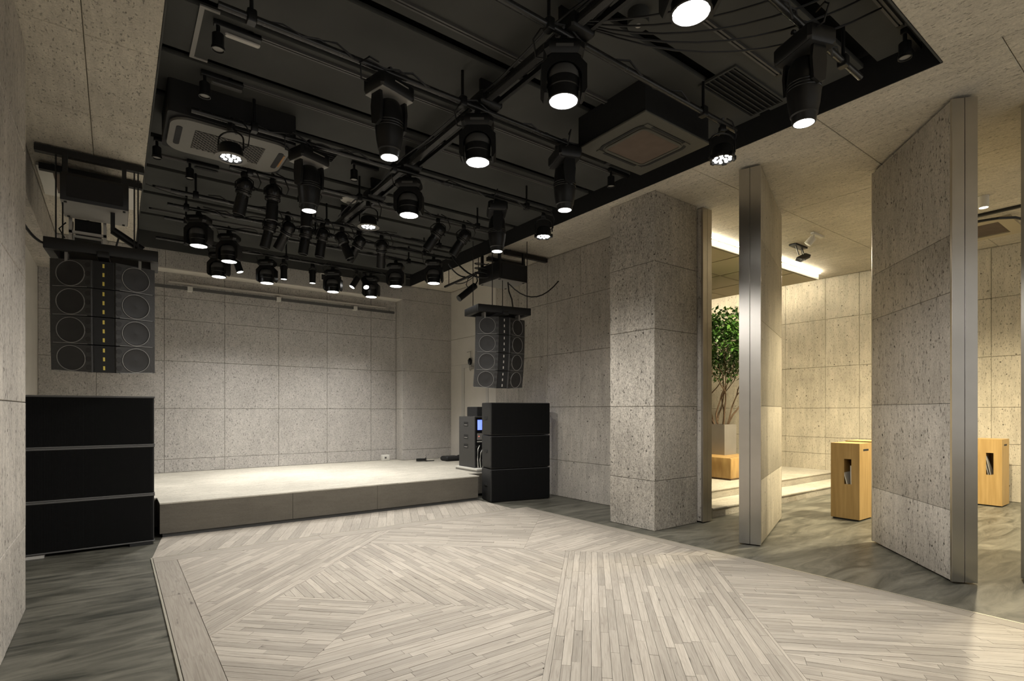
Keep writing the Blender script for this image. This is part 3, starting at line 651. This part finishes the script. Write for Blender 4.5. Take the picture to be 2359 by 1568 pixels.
par(C_ + 'on an arched bracket beside the smoke detector', 2.568, 6.5, flange=True)
D_ = 'unlit ellipsoidal spotlight '
ellipsoidal(D_ + 'first from the left below the grey air conditioner', 1.145, 6.5, roll=12)
ellipsoidal(D_ + 'second from the left below the grey air conditioner', 1.44, 6.5, roll=3)
ellipsoidal(D_ + 'peeking out under the left rear profile light', 1.81, 6.5, roll=0)
ellipsoidal(D_ + 'tilted left, nearer of two over the right rear stage', 3.56, 6.5, roll=33)
ellipsoidal(D_ + 'tilted left, closest to the right ceiling edge', 3.97, 6.5, roll=33)
ellipsoidal(D_ + 'leftmost on the pipe over the stage front', 1.655, 7.63, roll=14)
ellipsoidal(D_ + 'second on the pipe over the stage front, hanging straight', 1.88, 7.63, rz=.6, tilt=35)
ellipsoidal(D_ + 'third on the pipe over the stage front', 2.12, 7.63, roll=9)
ellipsoidal(D_ + 'fourth on the pipe over the stage front, with shiny clamp', 2.34, 7.63, roll=8)
ellipsoidal(D_ + 'tilted to the right on the pipe over the stage front', 2.62, 7.63, roll=-24)
ellipsoidal(D_ + 'behind the arched-bracket par can on the stage front pipe', 2.87, 7.63, rz=.6, tilt=35)
ellipsoidal(D_ + 'rightmost on the pipe over the stage front', 3.22, 7.63, roll=10, tilt=25)
E_ = 'slim glowing spot can '
can(E_ + 'tilted right beside the far left wash light', 1.62, 9.85, roll=-18)
can(E_ + 'left one of two hanging straight before the back beam', 2.361, 9.85)
can(E_ + 'right one of two hanging straight before the back beam', 2.848, 9.85)
can(E_ + 'glaring, lower of two tilted ones over the stage right', 3.66, 9.85, roll=24, tilt=-20)
can(E_ + 'glaring, upper of two tilted ones over the stage right', 3.81, 9.85, roll=-22, tilt=-30)

# ------------------------------------------------------------------ pipes, tracks and ceiling devices
def pipe(label, y, x0, x1, drops, cables=2):
    t = thing('lighting_pipe', label, 'pipe', (x0, y, PZ), 0, 'black lighting pipes under the recess')
    MB().tube([(0,0,0),(x1-x0,0,0)], .024, 12).obj('tube', 'steel_tube', t)
    for x in drops:
        box1('hanger_clamp', 'black_metal', t, (x-x0-.03, x-x0+.03, -.035, .035, -.04, .045), c=.006); MB().tube([(x-x0,0,.04),(x-x0,0,.27)], .013, 8).obj('hanger_rod', 'black_metal', t)
    rr = random.Random(int(y*100))
    for c in range(cables):
        a, b_ = sorted((rr.uniform(.2, x1-x0-.2), rr.uniform(.2, x1-x0-.2)))
        if b_-a < .8: a, b_ = .4, x1-x0-.5
        n = max(4, int((b_-a)/.12)); off = .03 + .012*c
        MB().tube([(a+(b_-a)*i/n, off*math.cos(i*1.3+c), .028+.02*math.sin(i*1.1+c) - (.05 if i % 5 == 2 else 0)) for i in range(n+1)], .008, 5).obj('cable', 'black_cable', t)
Pn = 'black crosswise ceiling pipe '
pipe(Pn + 'nearest the viewer, with chrome end at upper right', 1.77, .54, 4.76, (.8,2.4,4.45))
pipe(Pn + 'second from the viewer, ending at the right par can', 2.81, .54, 4.72, (.8,2.4,4.2))
pipe(Pn + 'third from the viewer, its left end near the access hatch', 3.95, .54, 4.5, (.74,2.4,4.2))
pipe(Pn + 'just in front of the grey air conditioner', 5.48, .54, 4.75, (1.05,2.45,4.3))
pipe(Pn + 'just behind the grey air conditioner', 6.5, 1.0, 4.4, (1.2,2.45,4.2))
pipe(Pn + 'carrying the row of unlit spots at the stage front', 7.63, .54, 4.6, (.8,2.4,4.2), 3)
pipe(Pn + 'above the stage edge, second of the rear group', 8.16, .54, 4.75, (.75,2.4,4.2), 3)
pipe(Pn + 'third of the rear group over the stage', 8.75, .54, 4.75, (.8,2.4,4.2), 3)
pipe(Pn + 'last one before the back wall', 9.85, .5, 4.75, (.9,2.4,4.5), 3)
t = thing('spine_pipe', 'dark square spine tube running from viewer to stage through the pipe crossings', 'pipe', (2.60, 1.45, 4.215))
box1('tube', 'steel_tube', t, (-.03,.03,0,6.4,-.03,.03), c=.004); box1('tube', 'black_metal', t, (.10,.13,0,6.4,-.02,.02))
for y in (.4, 1.45, 2.5, 4.0, 5.0, 6.1): box1('hanger_rod', 'black_metal', t, (-.02,.12,y-.015,y+.015,.03,.205))
for y in (.32, 1.36, 2.5, 4.03, 5.05):
    box1('junction_block', 'black_metal', t, (-.07,.16,y-.10,y+.10,-.045,.06), c=.015)
for c in range(4):
    MB().tube([(-.06+.05*c+.02*math.sin(i*.9+c), .05+i*.3, .03+.02*math.cos(i*1.4+c)) for i in range(21)], .009, 5).obj('cable', 'black_cable', t)
for c in range(5):
    MB().tube(catenary((.0+.03*c, 1.3, .02), (1.0+.2*c, .05, .16), .12+.03*c, 10), .008, 5).obj('cable', 'black_cable', t)
def track(label, y, x0, x1):
    t = thing('light_track', label, 'track', (x0, y, 4.42), 0, 'thin lighting tracks on the black ceiling')
    b = MB().box(0,x1-x0,-.022,-.006,-.022,0).box(0,x1-x0,.006,.022,-.022,0).box(0,x1-x0,-.006,.006,-.006,0); b.obj('rail', 'dark_grey', t, smooth=False); box1('end_cap', 'black_metal', t, (-.03,0,-.022,.022,-.024,0)); box1('end_cap', 'black_metal', t, (x1-x0,x1-x0+.03,-.022,.022,-.024,0))
Tn = 'thin black lighting track '
track(Tn + 'nearest the front right corner of the recess', 1.50, 2.6, 4.75); track(Tn + 'passing behind the largest profile light', 2.35, 1.2, 4.6)
track(Tn + 'between the second and third pipes', 3.53, 1.0, 3.75); track(Tn + 'starting at the front spot with the pale bar', 4.53, .86, 4.9)
track(Tn + 'starting at the second spot below the hatch', 5.27, .83, 4.9); track(Tn + 'behind the grey air conditioner', 7.29, .42, 4.9); track(Tn + 'over the middle of the stage', 8.35, .42, 4.9); track(Tn + 'over the rear of the stage', 9.3, .42, 4.9)
def track_spot(label, x, y, bar=True, mat='mid_grey'):
    t = thing('track_spot', label, 'track light', (x, y, 4.42), 0, 'small black track spots')
    box1('adapter', 'black_metal', t, (-.03,.30,-.022,.022,-.045,-.002), c=.004); MB().lathe([(.014,-.04),(.014,-.12)], 10).obj('stem', 'black_metal', t)
    MB().lathe([(.03,-.1),(.042,-.11),(.042,-.2),(.047,-.205),(.047,-.225),(.04,-.225),(.038,-.212)], 18).obj('housing', 'black_metal', t); MB().lathe([(.001,-.213),(.038,-.213)], 18, capa=False, capb=False).obj('lens', 'mid_grey', t)
    if bar: box1('gear_box', mat, t, (.05,.30,.03,.075,-.06,-.04), c=.018)
track_spot('black track spot with a pale rounded bar, near the access hatch', .62, 4.53, True, 'light_grey'); track_spot('black track spot with a dull bar, below the access hatch', .62, 5.27, True, 'dark_grey')
track_spot('black track spot under the far side of the grey air conditioner', .70, 7.24, True, 'black_metal'); track_spot('black track spot between the profile light and the central wash light', 2.25, 6.14, False); track_spot('black track spot in the front right corner of the recess', 4.86, 1.50, False); track_spot('black track spot beyond the brown air conditioner', 4.80, 4.47, False)
track_spot('black track spot close to the left recess edge by the air conditioner', .36, 6.86, False)
# access hatch frame
t = thing('access_hatch', 'pale grey framed access hatch in the black ceiling, upper left', 'hatch', (.50, 4.40, 4.42))
box1('frame_bar', 'mid_grey', t, (-.01,.022,.02,.72,-.012,0)); box1('frame_bar', 'mid_grey', t, (.022,.12,.02,.045,-.012,0)); box1('frame_bar', 'mid_grey', t, (.022,.12,.695,.72,-.012,0)); box1('door', 'ceiling_black', t, (.022,.12,.045,.695,-.006,0))
# air conditioners
t = thing('air_conditioner', 'grey rounded ceiling air conditioner with diamond mesh grille, upper left of the recess', 'air conditioner', (.40, 5.58, 4.10))
w_, d_ = 1.0, .72
def rr_poly(x0,x1,y0,y1,r,n=6):
    p = []
    for cx, cy, a0 in ((x1-r,y1-r,0),(x0+r,y1-r,90),(x0+r,y0+r,180),(x1-r,y0+r,270)):
        for i in range(n+1): a = R(a0+90*i/n); p.append((cx+r*math.cos(a), cy+r*math.sin(a)))
    return p
MB().prism(rr_poly(-.03,w_+.05,-.03,d_+.03,.03), .03, .32).obj('casing', 'black_matte', t); MB().prism(rr_poly(.0,w_+.02,0,d_,.16), 0, .03).obj('face', 'ac_grey', t); MB().prism(rr_poly(-.008,w_+.028,-.008,d_+.008,.165), .022, .029).obj('shadow_gap', 'black_matte', t)
box1('grille_back', 'black_matte', t, (.2,.8,.16,.56,-.003,0))
g = MB()
for k in range(-14, 22):
    for sgn in (1, -1):
        c0 = k*.05; pts = []
        for x in (.2, .8):
            pass
        # diagonal wire clipped to the grille rectangle
        x0, x1 = .2, .8; y0 = .36 + sgn*(x0-.2-c0); y1 = .36 + sgn*(x1-.2-c0); P0, P1 = Vector((x0,y0)), Vector((x1,y1))
        lo, hi = .16, .56; tt = []
        for lim in (lo, hi): tt.append((lim-y0)/(y1-y0))
        a, b_ = max(0, min(tt)), min(1, max(tt))
        if b_-a > .02:
            A_, B_ = P0.lerp(P1, a), P0.lerp(P1, b_); g.tube([(A_.x,A_.y,-.005),(B_.x,B_.y,-.005)], .0045, 4)
go = g.obj('mesh_grille', 'ac_grey', t); go['kind'] = 'stuff'
for x, m in ((.05,'black_matte'),(.93,'black_matte')): MB().prism(rr_poly(x,x+.05,.16,.56,.024), -.004, 0).obj('outlet_slot', m, t)
MB().prism(rr_poly(.985,1.0,.2,.5,.007), -.005, 0).obj('amber_flap', 'amber', t)
t = thing('air_conditioner', 'dark boxed ceiling air conditioner with square brown filter, right of the recess', 'air conditioner', (3.72, 3.06, 4.10))
box1('housing', 'black_matte', t, (0,.94,0,.84,.02,.32)); box1('face', 'ac_olive', t, (-.015,.955,-.015,.855,0,.02), c=.006)
b = MB(); P = rr_poly(.12,.82,.1,.74,.13); P2 = rr_poly(.15,.79,.13,.71,.1)
def ring(poly, inner, z0, z1):
    n = len(poly); m = MB(); m.add([(x,y,z0) for x,y in poly]+[(x,y,z0) for x,y in inner]+[(x,y,z1) for x,y in poly]+[(x,y,z1) for x,y in inner], [(i,(i+1)%n,n+(i+1)%n,n+i) for i in range(n)]+[(2*n+i,3*n+i,3*n+(i+1)%n,2*n+(i+1)%n) for i in range(n)]+[(i,2*n+i,2*n+(i+1)%n,(i+1)%n) for i in range(n)]+[(n+i,n+(i+1)%n,3*n+(i+1)%n,3*n+i) for i in range(n)]); return m
ring(P, P2, -.006, 0).obj('outlet_slot', 'black_matte', t); ring(rr_poly(.17,.77,.15,.69,.08), rr_poly(.2,.74,.18,.66,.03), -.012, 0).obj('filter_frame', 'ac_olive', t); box1('filter', 'ac_filter', t, (.2,.74,.18,.66,-.005,0))
for c in ((.17,.1),(.73,.1),(.17,.7),(.73,.7)): box1('flap_joint', 'ac_olive', t, (c[0]-.02,c[0]+.06,c[1],c[1]+.04,-.009,0))
t = thing('air_conditioner', 'pale framed ceiling air conditioner behind the left hoist box', 'air conditioner', (-.70, 7.84, CZ))
b = MB(); b.box(0,.9,0,.13,-.03,0).box(0,.9,.87,1.0,-.03,0).box(0,.13,.13,.87,-.03,0).box(.77,.9,.13,.87,-.03,0).obj('frame', 'white_plastic', t, smooth=False); box1('filter', 'ac_filter', t, (.13,.77,.13,.87,-.012,0))
def louver(label, x, y, w, d, n):
    t = thing('ceiling_vent', label, 'vent', (x, y, 4.42)); b = MB(); b.box(0,w,0,.02,-.02,0).box(0,w,d-.02,d,-.02,0).box(0,.02,.02,d-.02,-.02,0).box(w-.02,w,.02,d-.02,-.02,0).obj('frame', 'ceiling_black', t, smooth=False)
    box1('duct', 'groove_black', t, (.02,w-.02,.02,d-.02,-.002,0))
    for k in range(n):
        yy = .02+(d-.04)*(k+.5)/n; part('slat%.2f' % w, 'slat', 'ceiling_black', t, lambda m: m.box(.02,w-.02,-.012,.012,-.002,.002,RX(R(35))), (0,yy,-.012))
louver('black slatted air vent right of centre in the ceiling recess', 4.2, 2.50, .86, .36, 7); louver('small black slatted vent right of the grey air conditioner', 1.75, 6.0, .3, .3, 5)
t = thing('smoke_detector', 'round white smoke detector on the black ceiling', 'smoke detector', (2.6, 7.30, 4.42))
MB().lathe([(.11,0),(.11,-.012),(.085,-.03),(.05,-.04)], 24).obj('base', 'white_plastic', t); MB().lathe([(.03,-.04),(.032,-.055),(.015,-.07)], 16).obj('sensor', 'mid_grey', t)
t = thing('surface_downlight', 'black cylinder ceiling downlight with a tiny pale centre', 'downlight', (3.08, 2.60, 4.42))
MB().lathe([(.078,0),(.078,-.10),(.076,-.102)], 26).obj('housing', 'ceiling_black', t); MB().lathe([(.022,-.1021),(.02,-.106)], 14).obj('lens', 'light_grey', t)
t = thing('wall_louver', 'small white framed louver high in the back beam', 'vent', (3.27, RY1-.001, 4.08))
b = MB(); b.box(0,.44,-.02,0,0,.02).box(0,.44,-.02,0,.125,.145).box(0,.02,-.02,0,.02,.125).box(.42,.44,-.02,0,.02,.125).obj('frame', 'white_plastic', t, smooth=False)
for k in range(3): box1('blade', 'black_matte', t, (.02+k*.134,.02+k*.134+.13,-.014,-.002,.02,.125))
t = thing('wall_rail', 'long dark curtain rail on white brackets across the back wall', 'rail', (.45, BW, 3.66))
MB().box(0, 4.5, -.10, -.065, -.03, .02).obj('rail', 'dark_grey', t)
for x in (.62, 2.1, 3.62): box1('bracket', 'white_plastic', t, (x-.04,x+.04,-.105,-.002,-.045,.035))

# ------------------------------------------------------------------ PA: subwoofers
def sub(label, x, y, z, rz, w, d, h, rail):
    t = thing('subwoofer', label, 'subwoofer', (x, y, z), rz, 'stacked subwoofers')
    box1('cabinet', 'sub_black', t, (0,w,.012,d,.008,h-.008), c=.008)
    box1('grille', 'black_grille', t, (.012,w-.012,0,.014,.02,h-.02))
    rb = MB()
    for k in range(int((w-.05)/.012)): rb.box(.025+k*.012,.029+k*.012,-.003,0,.025,h-.025)
    ro = rb.obj('grille_rib', 'black_grille', t, smooth=False); ro['kind'] = 'stuff'
    if rail: box1('skid_rail', 'dark_grey', t, (-.006,w+.006,-.006,d,h-.018,h), c=.003); box1('skid_rail', 'dark_grey', t, (-.006,w+.006,-.006,d,0,.014), c=.003)
    else: box1('base_foot', 'black_matte', t, (.02,w-.02,.03,d-.02,0,.008))
    hd = MB().box(-.004,.0,d*.4,d*.72,h*.47,h*.57).obj('handle_cup', 'black_matte', t); box1('grip', 'steel_tube', hd, (-.012,-.004,d*.44,d*.66,h*.47,h*.485))
    for yy in (.03, d-.03):
        for zz in (.045, h-.045): part('screw', 'screw', 'black_matte', t, lambda m: m.lathe([(.008,0),(.008,.004)], 8, RY(R(-90))), (0,yy,zz))
    return t
for k, n in enumerate(('bottom', 'middle', 'top')): sub(n + ' cabinet of the wide black subwoofer stack at the left, in front of the stage', -.80, 7.24, k*.548+.0 + (.03 if k == 0 else .015), 0, 1.155, .70, .545 if k else .53, True)
for k, n in enumerate(('bottom', 'middle', 'top')): sub(n + ' cabinet of the black subwoofer stack at the right, before the right wall', 4.895, 7.165, k*.545+.002, R(-12.2), 1.085, .42, .543, False)
t = thing('stack_foot', 'thin pale wedge under the front left corner of the left subwoofer stack', 'wedge', (-.72, 7.2, 0)); box1('wedge', 'light_grey', t, (0,.14,0,.5,0,.022)); box1('wedge', 'black_matte', t, (.85,1.06,.02,.6,0,.028))

# ------------------------------------------------------------------ PA: line arrays
def line_array(label, x, y, rz, dash, z_):
    t = thing('line_array', label, 'line array', (x, y, z_), rz)
    w, hb = .86, .279
    z = 0; yy = 0; pitch = [0, 3, 6, 10]
    plan = [(-w/2,.06),(-.10,-.075),(-.085,-.06),(.085,-.06),(.10,-.075),(w/2,.06),(w/2-.03,.16),(.2,.42),(-.2,.42),(-w/2+.03,.16)]
    for k in range(4):
        M = (0, yy, z); rot = (R(pitch[k]), 0, 0)
        c = part('la_cab', 'cabinet', 'speaker_black', t, lambda m: m.prism(plan, -hb+.006, 0), M, rot, smooth=False)
        ang = math.atan2(.135, w/2-.10)
        for s in (-1, 1):
            # woofer on the slanted side baffle
            bx_, by_ = s*(.10+w/2)/2, (-.075+.06)/2
            T_ = TR(bx_, by_, -hb/2) @ RZ(s*ang) @ RX(R(90))
            part('la_ring%d' % s, 'woofer_ring', 'ring_grey', c, lambda m: m.lathe([(.127,.0),(.127,.007),(.121,.007),(.121,.0)], 36, T_, capa=False, capb=False))
            part('la_wf%d' % s, 'woofer', 'cone_black', c, lambda m: m.lathe([(.12,.001),(.115,.004),(.105,.001),(.06,.0008),(.02,.0014),(.001,.004)], 32, T_, capa=False, capb=False))
            for q in range(3): part('la_sl%d%d' % (s,q), 'waveguide_slot', 'cone_black', c, lambda m: m.lathe([(.026,0),(.026,.003),(.018,.003)], 14, TR(s*.125, -.066, -.05-q*.086) @ RZ(s*ang) @ RX(R(90))))
            part('la_lit_gap%d' % s, 'lit_gap_strip', 'ring_grey', c, lambda m: m.box(-.15,.15,-.003,.0,-.003,.003, TR(s*.27, -.0085, -hb+.008) @ RZ(s*ang)))  # pale strips painted for light passing between the cabinets
        part('la_horn', 'horn_strip', 'black_matte', c, lambda m: m.box(-.08,.08,-.068,-.06,-hb+.008,-.002))
        for q in range(3): part('la_dash' + dash, 'tape_mark', dash, c, lambda m: m.box(-.008,.008,-.0695,-.068,-.035-.03,-.035+.01), (.0,0,-q*.09))
        z -= hb*math.cos(R(pitch[k])) ; yy += hb*math.sin(R(pitch[k]))
    # flying frame and hangers
    f = part('la_frame', 'flying_frame', 'black_metal', t, lambda m: m.box(-.46,.46,-.10,-.03,.06,.17,c=.004).box(-.46,.46,.40,.47,.06,.17,c=.004).box(-.46,-.39,-.03,.40,.06,.17,c=.004).box(.39,.46,-.03,.40,.06,.17,c=.004))
    part('la_arm', 'frame_arm', 'black_metal', t, lambda m: m.box(-.05,.05,-.13,.45,.03,.09,c=.006)); 
    for s in (-1, 1): part('la_lug', 'rigging_lug', 'mid_grey', t, lambda m: m.box(-.012,.012,.0,.12,-.02,.07), (s*.3,.0,0))
    return t
AL = line_array('black line array of four cabinets with yellow tape dashes, hanging over the left subwoofers', -.09, 6.86, R(-3), 'yellow_tape', 3.0)
AR = line_array('black line array of four cabinets with grey dashes, hanging over the right subwoofers', 4.93, 6.90, R(-10), 'light_grey', 2.965)
def ropes(t, pts):
    for p, q in pts: MB().tube([p, q], .007, 6).obj('wire_rope', 'black_cable', t)
ropes(AL, [((-.42,.36,.15),(-.42,.36,1.20)),((-.37,.40,.15),(-.37,.40,1.20)),((.24,.42,.15),(.24,.42,1.20)),((.275,.40,.15),(.275,.40,1.20))])
ropes(AR, [((-.36,.35,.15),(-.36,.35,1.262)),((-.2,-.05,.15),(-.2,-.05,1.262)),((.20,.42,.15),(.20,.42,.706)),((.43,-.02,.15),(.43,-.02,1.262))])
def rail(label, pts, s=.035):
    t = thing('mounting_rail', label, 'rail', pts[0]); a, b_ = Vector(pts[0]), Vector(pts[1]); d = b_-a; rz = math.atan2(d.y, d.x)
    box1('channel', 'black_metal', t, (0,d.length,-s,s,-.05,.02), rot=(0,0,rz)); box1('bolt', 'dark_grey', t, (.1,.13,-.012,.012,.02,.035)); 
rail('black steel rail on the ceiling above the left hoist box, nearer one', ((-.66,7.26,4.19),(.26,7.26,4.19))); rail('black steel rail on the ceiling above the left hoist box, farther one', ((-.67,7.79,4.19),(.26,7.79,4.19)))
rail('black steel rail on the ceiling above the right hoist box, running to the right wall', ((5.28,7.33,4.19),(6.2,7.33,4.19))); rail('black steel rail on the ceiling above the right hoist box, farther one', ((5.28,7.85,4.19),(6.1,7.85,4.19)))
def hoist(label, x, y):
    t = thing('hoist_box', label, 'hoist', (x, y, 3.67))
    box1('casing', 'black_metal', t, (0,.575,0,.62,.004,.29), c=.004); box1('base_plate', 'mid_grey', t, (.004,.571,.004,.616,0,.004)); box1('front_grille', 'black_matte', t, (.05,.525,-.004,0,.04,.26))
    for px in (.04,.535):
        for py in (.05,.57): part('hb_foot', 'rubber_foot', 'black_matte', t, lambda m: m.box(-.012,.012,-.022,.022,-.006,0), (px,py,0)); part('hb_strap', 'strap', 'black_metal', t, lambda m: m.box(-.02,.02,-.02,.02,.29,.5), (px,py,0))
hoist('black hoist box with pale underside above the left line array', -.455, 7.18); hoist('black hoist box with pale underside above the right line array', 5.06, 7.17)
t = thing('winch_unit', 'aluminium framed winch unit under the left hoist box', 'winch', (-.42, 7.83, 3.34))
for z in (0, .17): box1('frame_bar', 'alu', t, (0,.34,0,.03,z,z+.03)); box1('frame_bar', 'alu', t, (0,.34,.27,.30,z,z+.03))
for x in (0, .31): box1('frame_post', 'alu', t, (x,x+.03,0,.03,.03,.80)); box1('frame_post', 'alu', t, (x,x+.03,.27,.30,.03,.37))
box1('housing', 'white_plastic', t, (.035,.305,.04,.26,.0,.16)); box1('display', 'black_glossy', t, (.05,.29,.033,.04,.06,.13))
box1('drum', 'black_matte', t, (.05,.29,.05,.26,.21,.35)); box1('hanger', 'black_metal', t, (.155,.185,-.03,.03,.33,.85))
MB().tube([(-.03,.1,.3),(-.09,.1,.22),(-.04,.08,.12),(-.1,.06,.08),(-.02,.05,.05)], .008).obj('cable', 'black_cable', t)
t = thing('tube_light', 'black tube-shaped stage lamp leaning under the left hoist box', 'stage light', (-.02, 7.35, 3.46)); MB().tube([(0,0,.02),(.27,0,-.15)], .042, 12).obj('body', 'black_metal', t); box1('bracket', 'black_metal', t, (-.02,.02,-.02,.02,0,.21)); MB().tube([(.06,0,-.02),(.02,.0,-.2),(.06,0,-.3)], .01).obj('cable', 'black_cable', t)
t = thing('tube_light', 'black tube-shaped stage lamp on the bare pipe left of the right hoist box', 'stage light', (5.075, 7.9, 3.87)); MB().tube([(-.02,0,-.19),(-.35,0,-.46)], .055, 14).obj('body', 'black_metal', t); MB().tube([(.0,0,.03),(.03,0,-.1),(-.05,0,-.24)], .012).obj('bracket', 'black_metal', t); MB().tube([(0,-.02,.02),(-.15,.02,-.08),(-.2,0,-.2),(-.14,0,-.28)], .008).obj('cable', 'black_cable', t)
t = thing('lighting_pipe', 'short bare black pipe on the white ceiling right of the stage', 'pipe', (5.19, 9.2, 3.92)); MB().tube([(0,0,0),(-.12,-1.5,-.02)], .022, 10).obj('tube', 'black_metal', t)
for y in (-.15,-1.2): MB().tube([(0,y,0),(0,y,.31)], .008, 6).obj('hanger_rod', 'black_metal', t)
MB().tube(catenary((0,-.3,.02),(-.1,-1.4,.02),.1), .008).obj('cable', 'black_cable', t)
def cable(label, pts, r=.01): tag(MB().tube(pts, r, 6).obj('cable', 'black_cable'), label, 'cable')
cable('thick black cable sagging from the left line array frame to the left wall', catenary((-.56, 6.95, 3.14), (-.72, 5.6, 3.35), .12), .012)
cable('thin black cable swinging from the right hoist box to the right wall', catenary((5.35, 7.3, 3.64), (6.2, 7.0, 3.75), .25), .01)
cable('black cable dropping from the right hoist box to the array frame', [(5.33,7.3,3.66),(5.31,7.25,3.5),(5.34,7.2,3.35),(5.3,7.12,3.19)], .012)
cable('black cable sagging from the ceiling recess to the right hoist box', catenary((4.6, 7.9, 4.1), (5.06, 7.5, 3.75), .12), .014)
cable('second black cable sagging from the rear recess edge to the bare pipe', catenary((4.75, 8.3, 4.1), (5.1, 8.3, 3.92), .06), .012)
cable('coiled black cable hanging above the right hoist box', [(5.02+.14*math.cos(a), 7.62+.1*math.sin(a), 4.02-.012*a) for a in [i*.5 for i in range(38)]], .008)
cable('thin pale cable stretched from the left array rail to the ceiling pipe', catenary((.28, 7.3, 4.05), (.7, 7.63, 4.10), .01), .005)

# ------------------------------------------------------------------ things on and beside the stage
t = thing('rack_plinth', 'low white platform on the stage under the amplifier rack', 'platform', (5.09, 7.9, STZ)); box1('deck', 'white_plastic', t, (0,.8,0,.75,.035,.06)); box1('skirt', 'mid_grey', t, (.012,.788,.012,.738,0,.035))
t = thing('amp_rack', 'black amplifier rack with glowing blue screen behind the right subwoofers', 'rack', (5.16, 8.02, STZ+.06)); 
box1('cabinet', 'speaker_black', t, (0,.6,.06,.60,0,.92), c=.006); 
for z in (.78,.55,.38): hd = box1('handle_cup', 'black_matte', t, (-.003,0,.28,.42,z-.04,z+.04)); box1('grip', 'mid_grey', hd, (-.006,-.003,.3,.4,z-.02,z-.008))
sc_ = box1('screen', 'screen_blue', t, (.06,.5,.05,.06,.68,.86)); box1('patch_panel', 'mid_grey', t, (.05,.52,.05,.06,.50,.62)); box1('status_led', 'led_red', t, (.08,.092,.045,.05,.56,.572)); box1('label_strip', 'white_plastic', t, (.05,.5,.046,.06,.46,.48)); box1('bezel', 'black_glossy', t, (.02,.58,.055,.06,.02,.9))
for k in range(3): MB().tube([(.1+k*.07,.05,.40-k*.06),(.02+k*.06,-.02,.34-k*.06),(-.0+k*.05,-.04,.15),(.05+k*.05,.02,.01)], .008, 6).obj('white_cable', 'white_plastic', t)
tag(box1('flight_case', 'black_matte', None, (5.6, 5.95, 8.68, 9.05, STZ, STZ+1.16), c=.01), 'dark case standing behind the amplifier rack', 'case')
t = thing('floor_box', 'small white connection box at the foot of the back wall', 'box', (4.62, 10.9, STZ)); box1('body', 'white_plastic', t, (0,.16,0,.1,0,.13), c=.006); box1('socket', 'dark_grey', t, (.05,.09,-.004,0,.05,.09))
t = thing('bag', 'flat black equipment bag on the stage beside the rack', 'bag', (5.68, 10.0, STZ)); MB().box(0,.36,0,.3,0,.10,c=.03).obj('body', 'black_matte', t); MB().tube([(.3,.1,.09),(.4,.1,.12),(.5,.12,.16)], .015).obj('strap', 'black_cable', t)
t = thing('cable_coil', 'small dark coil of cable on the stage by the back pier', 'cable', (5.25, 10.3, STZ)); MB().tube([(.1*math.cos(a)*(1+.2*math.sin(a*3)), .08*math.sin(a), .012+.003*a) for a in [i*.45 for i in range(44)]], .011, 5).obj('coil', 'black_cable', t); MB().tube([(.1,0,.012),(.25,-.05,.012),(.3,.02,.012)], .01).obj('tail', 'black_cable', t)
t = thing('wall_hook', 'small dark hook with a hanging ring high on the white wall', 'hook', (RWX, 9.93, 2.78)); MB().tube([(0,.12,.0),(-.03,.12,.0),(-.03,-.02,.01),(-.03,-.02,-.16)], .006).obj('arm', 'mid_grey', t); MB().lathe([(.02,0),(.05,-.05),(.045,-.12),(.02,-.15)], 12).obj('weight', 'black_glossy', t, (-.04,-.02,-.14)); MB().tube([(-.03,-.02+.04*math.cos(a),-.34+.07*math.sin(a)) for a in [i*.63 for i in range(11)]], .006).obj('ring', 'mid_grey', t)
t = thing('door_closer', 'grey metal door closer above the white door', 'door closer', (RWX, 9.62, 2.40)); box1('body', 'alu', t, (-.05,0,0,.28,0,.06), c=.008); box1('arm', 'mid_grey', t, (-.06,-.05,.02,.26,.045,.055))
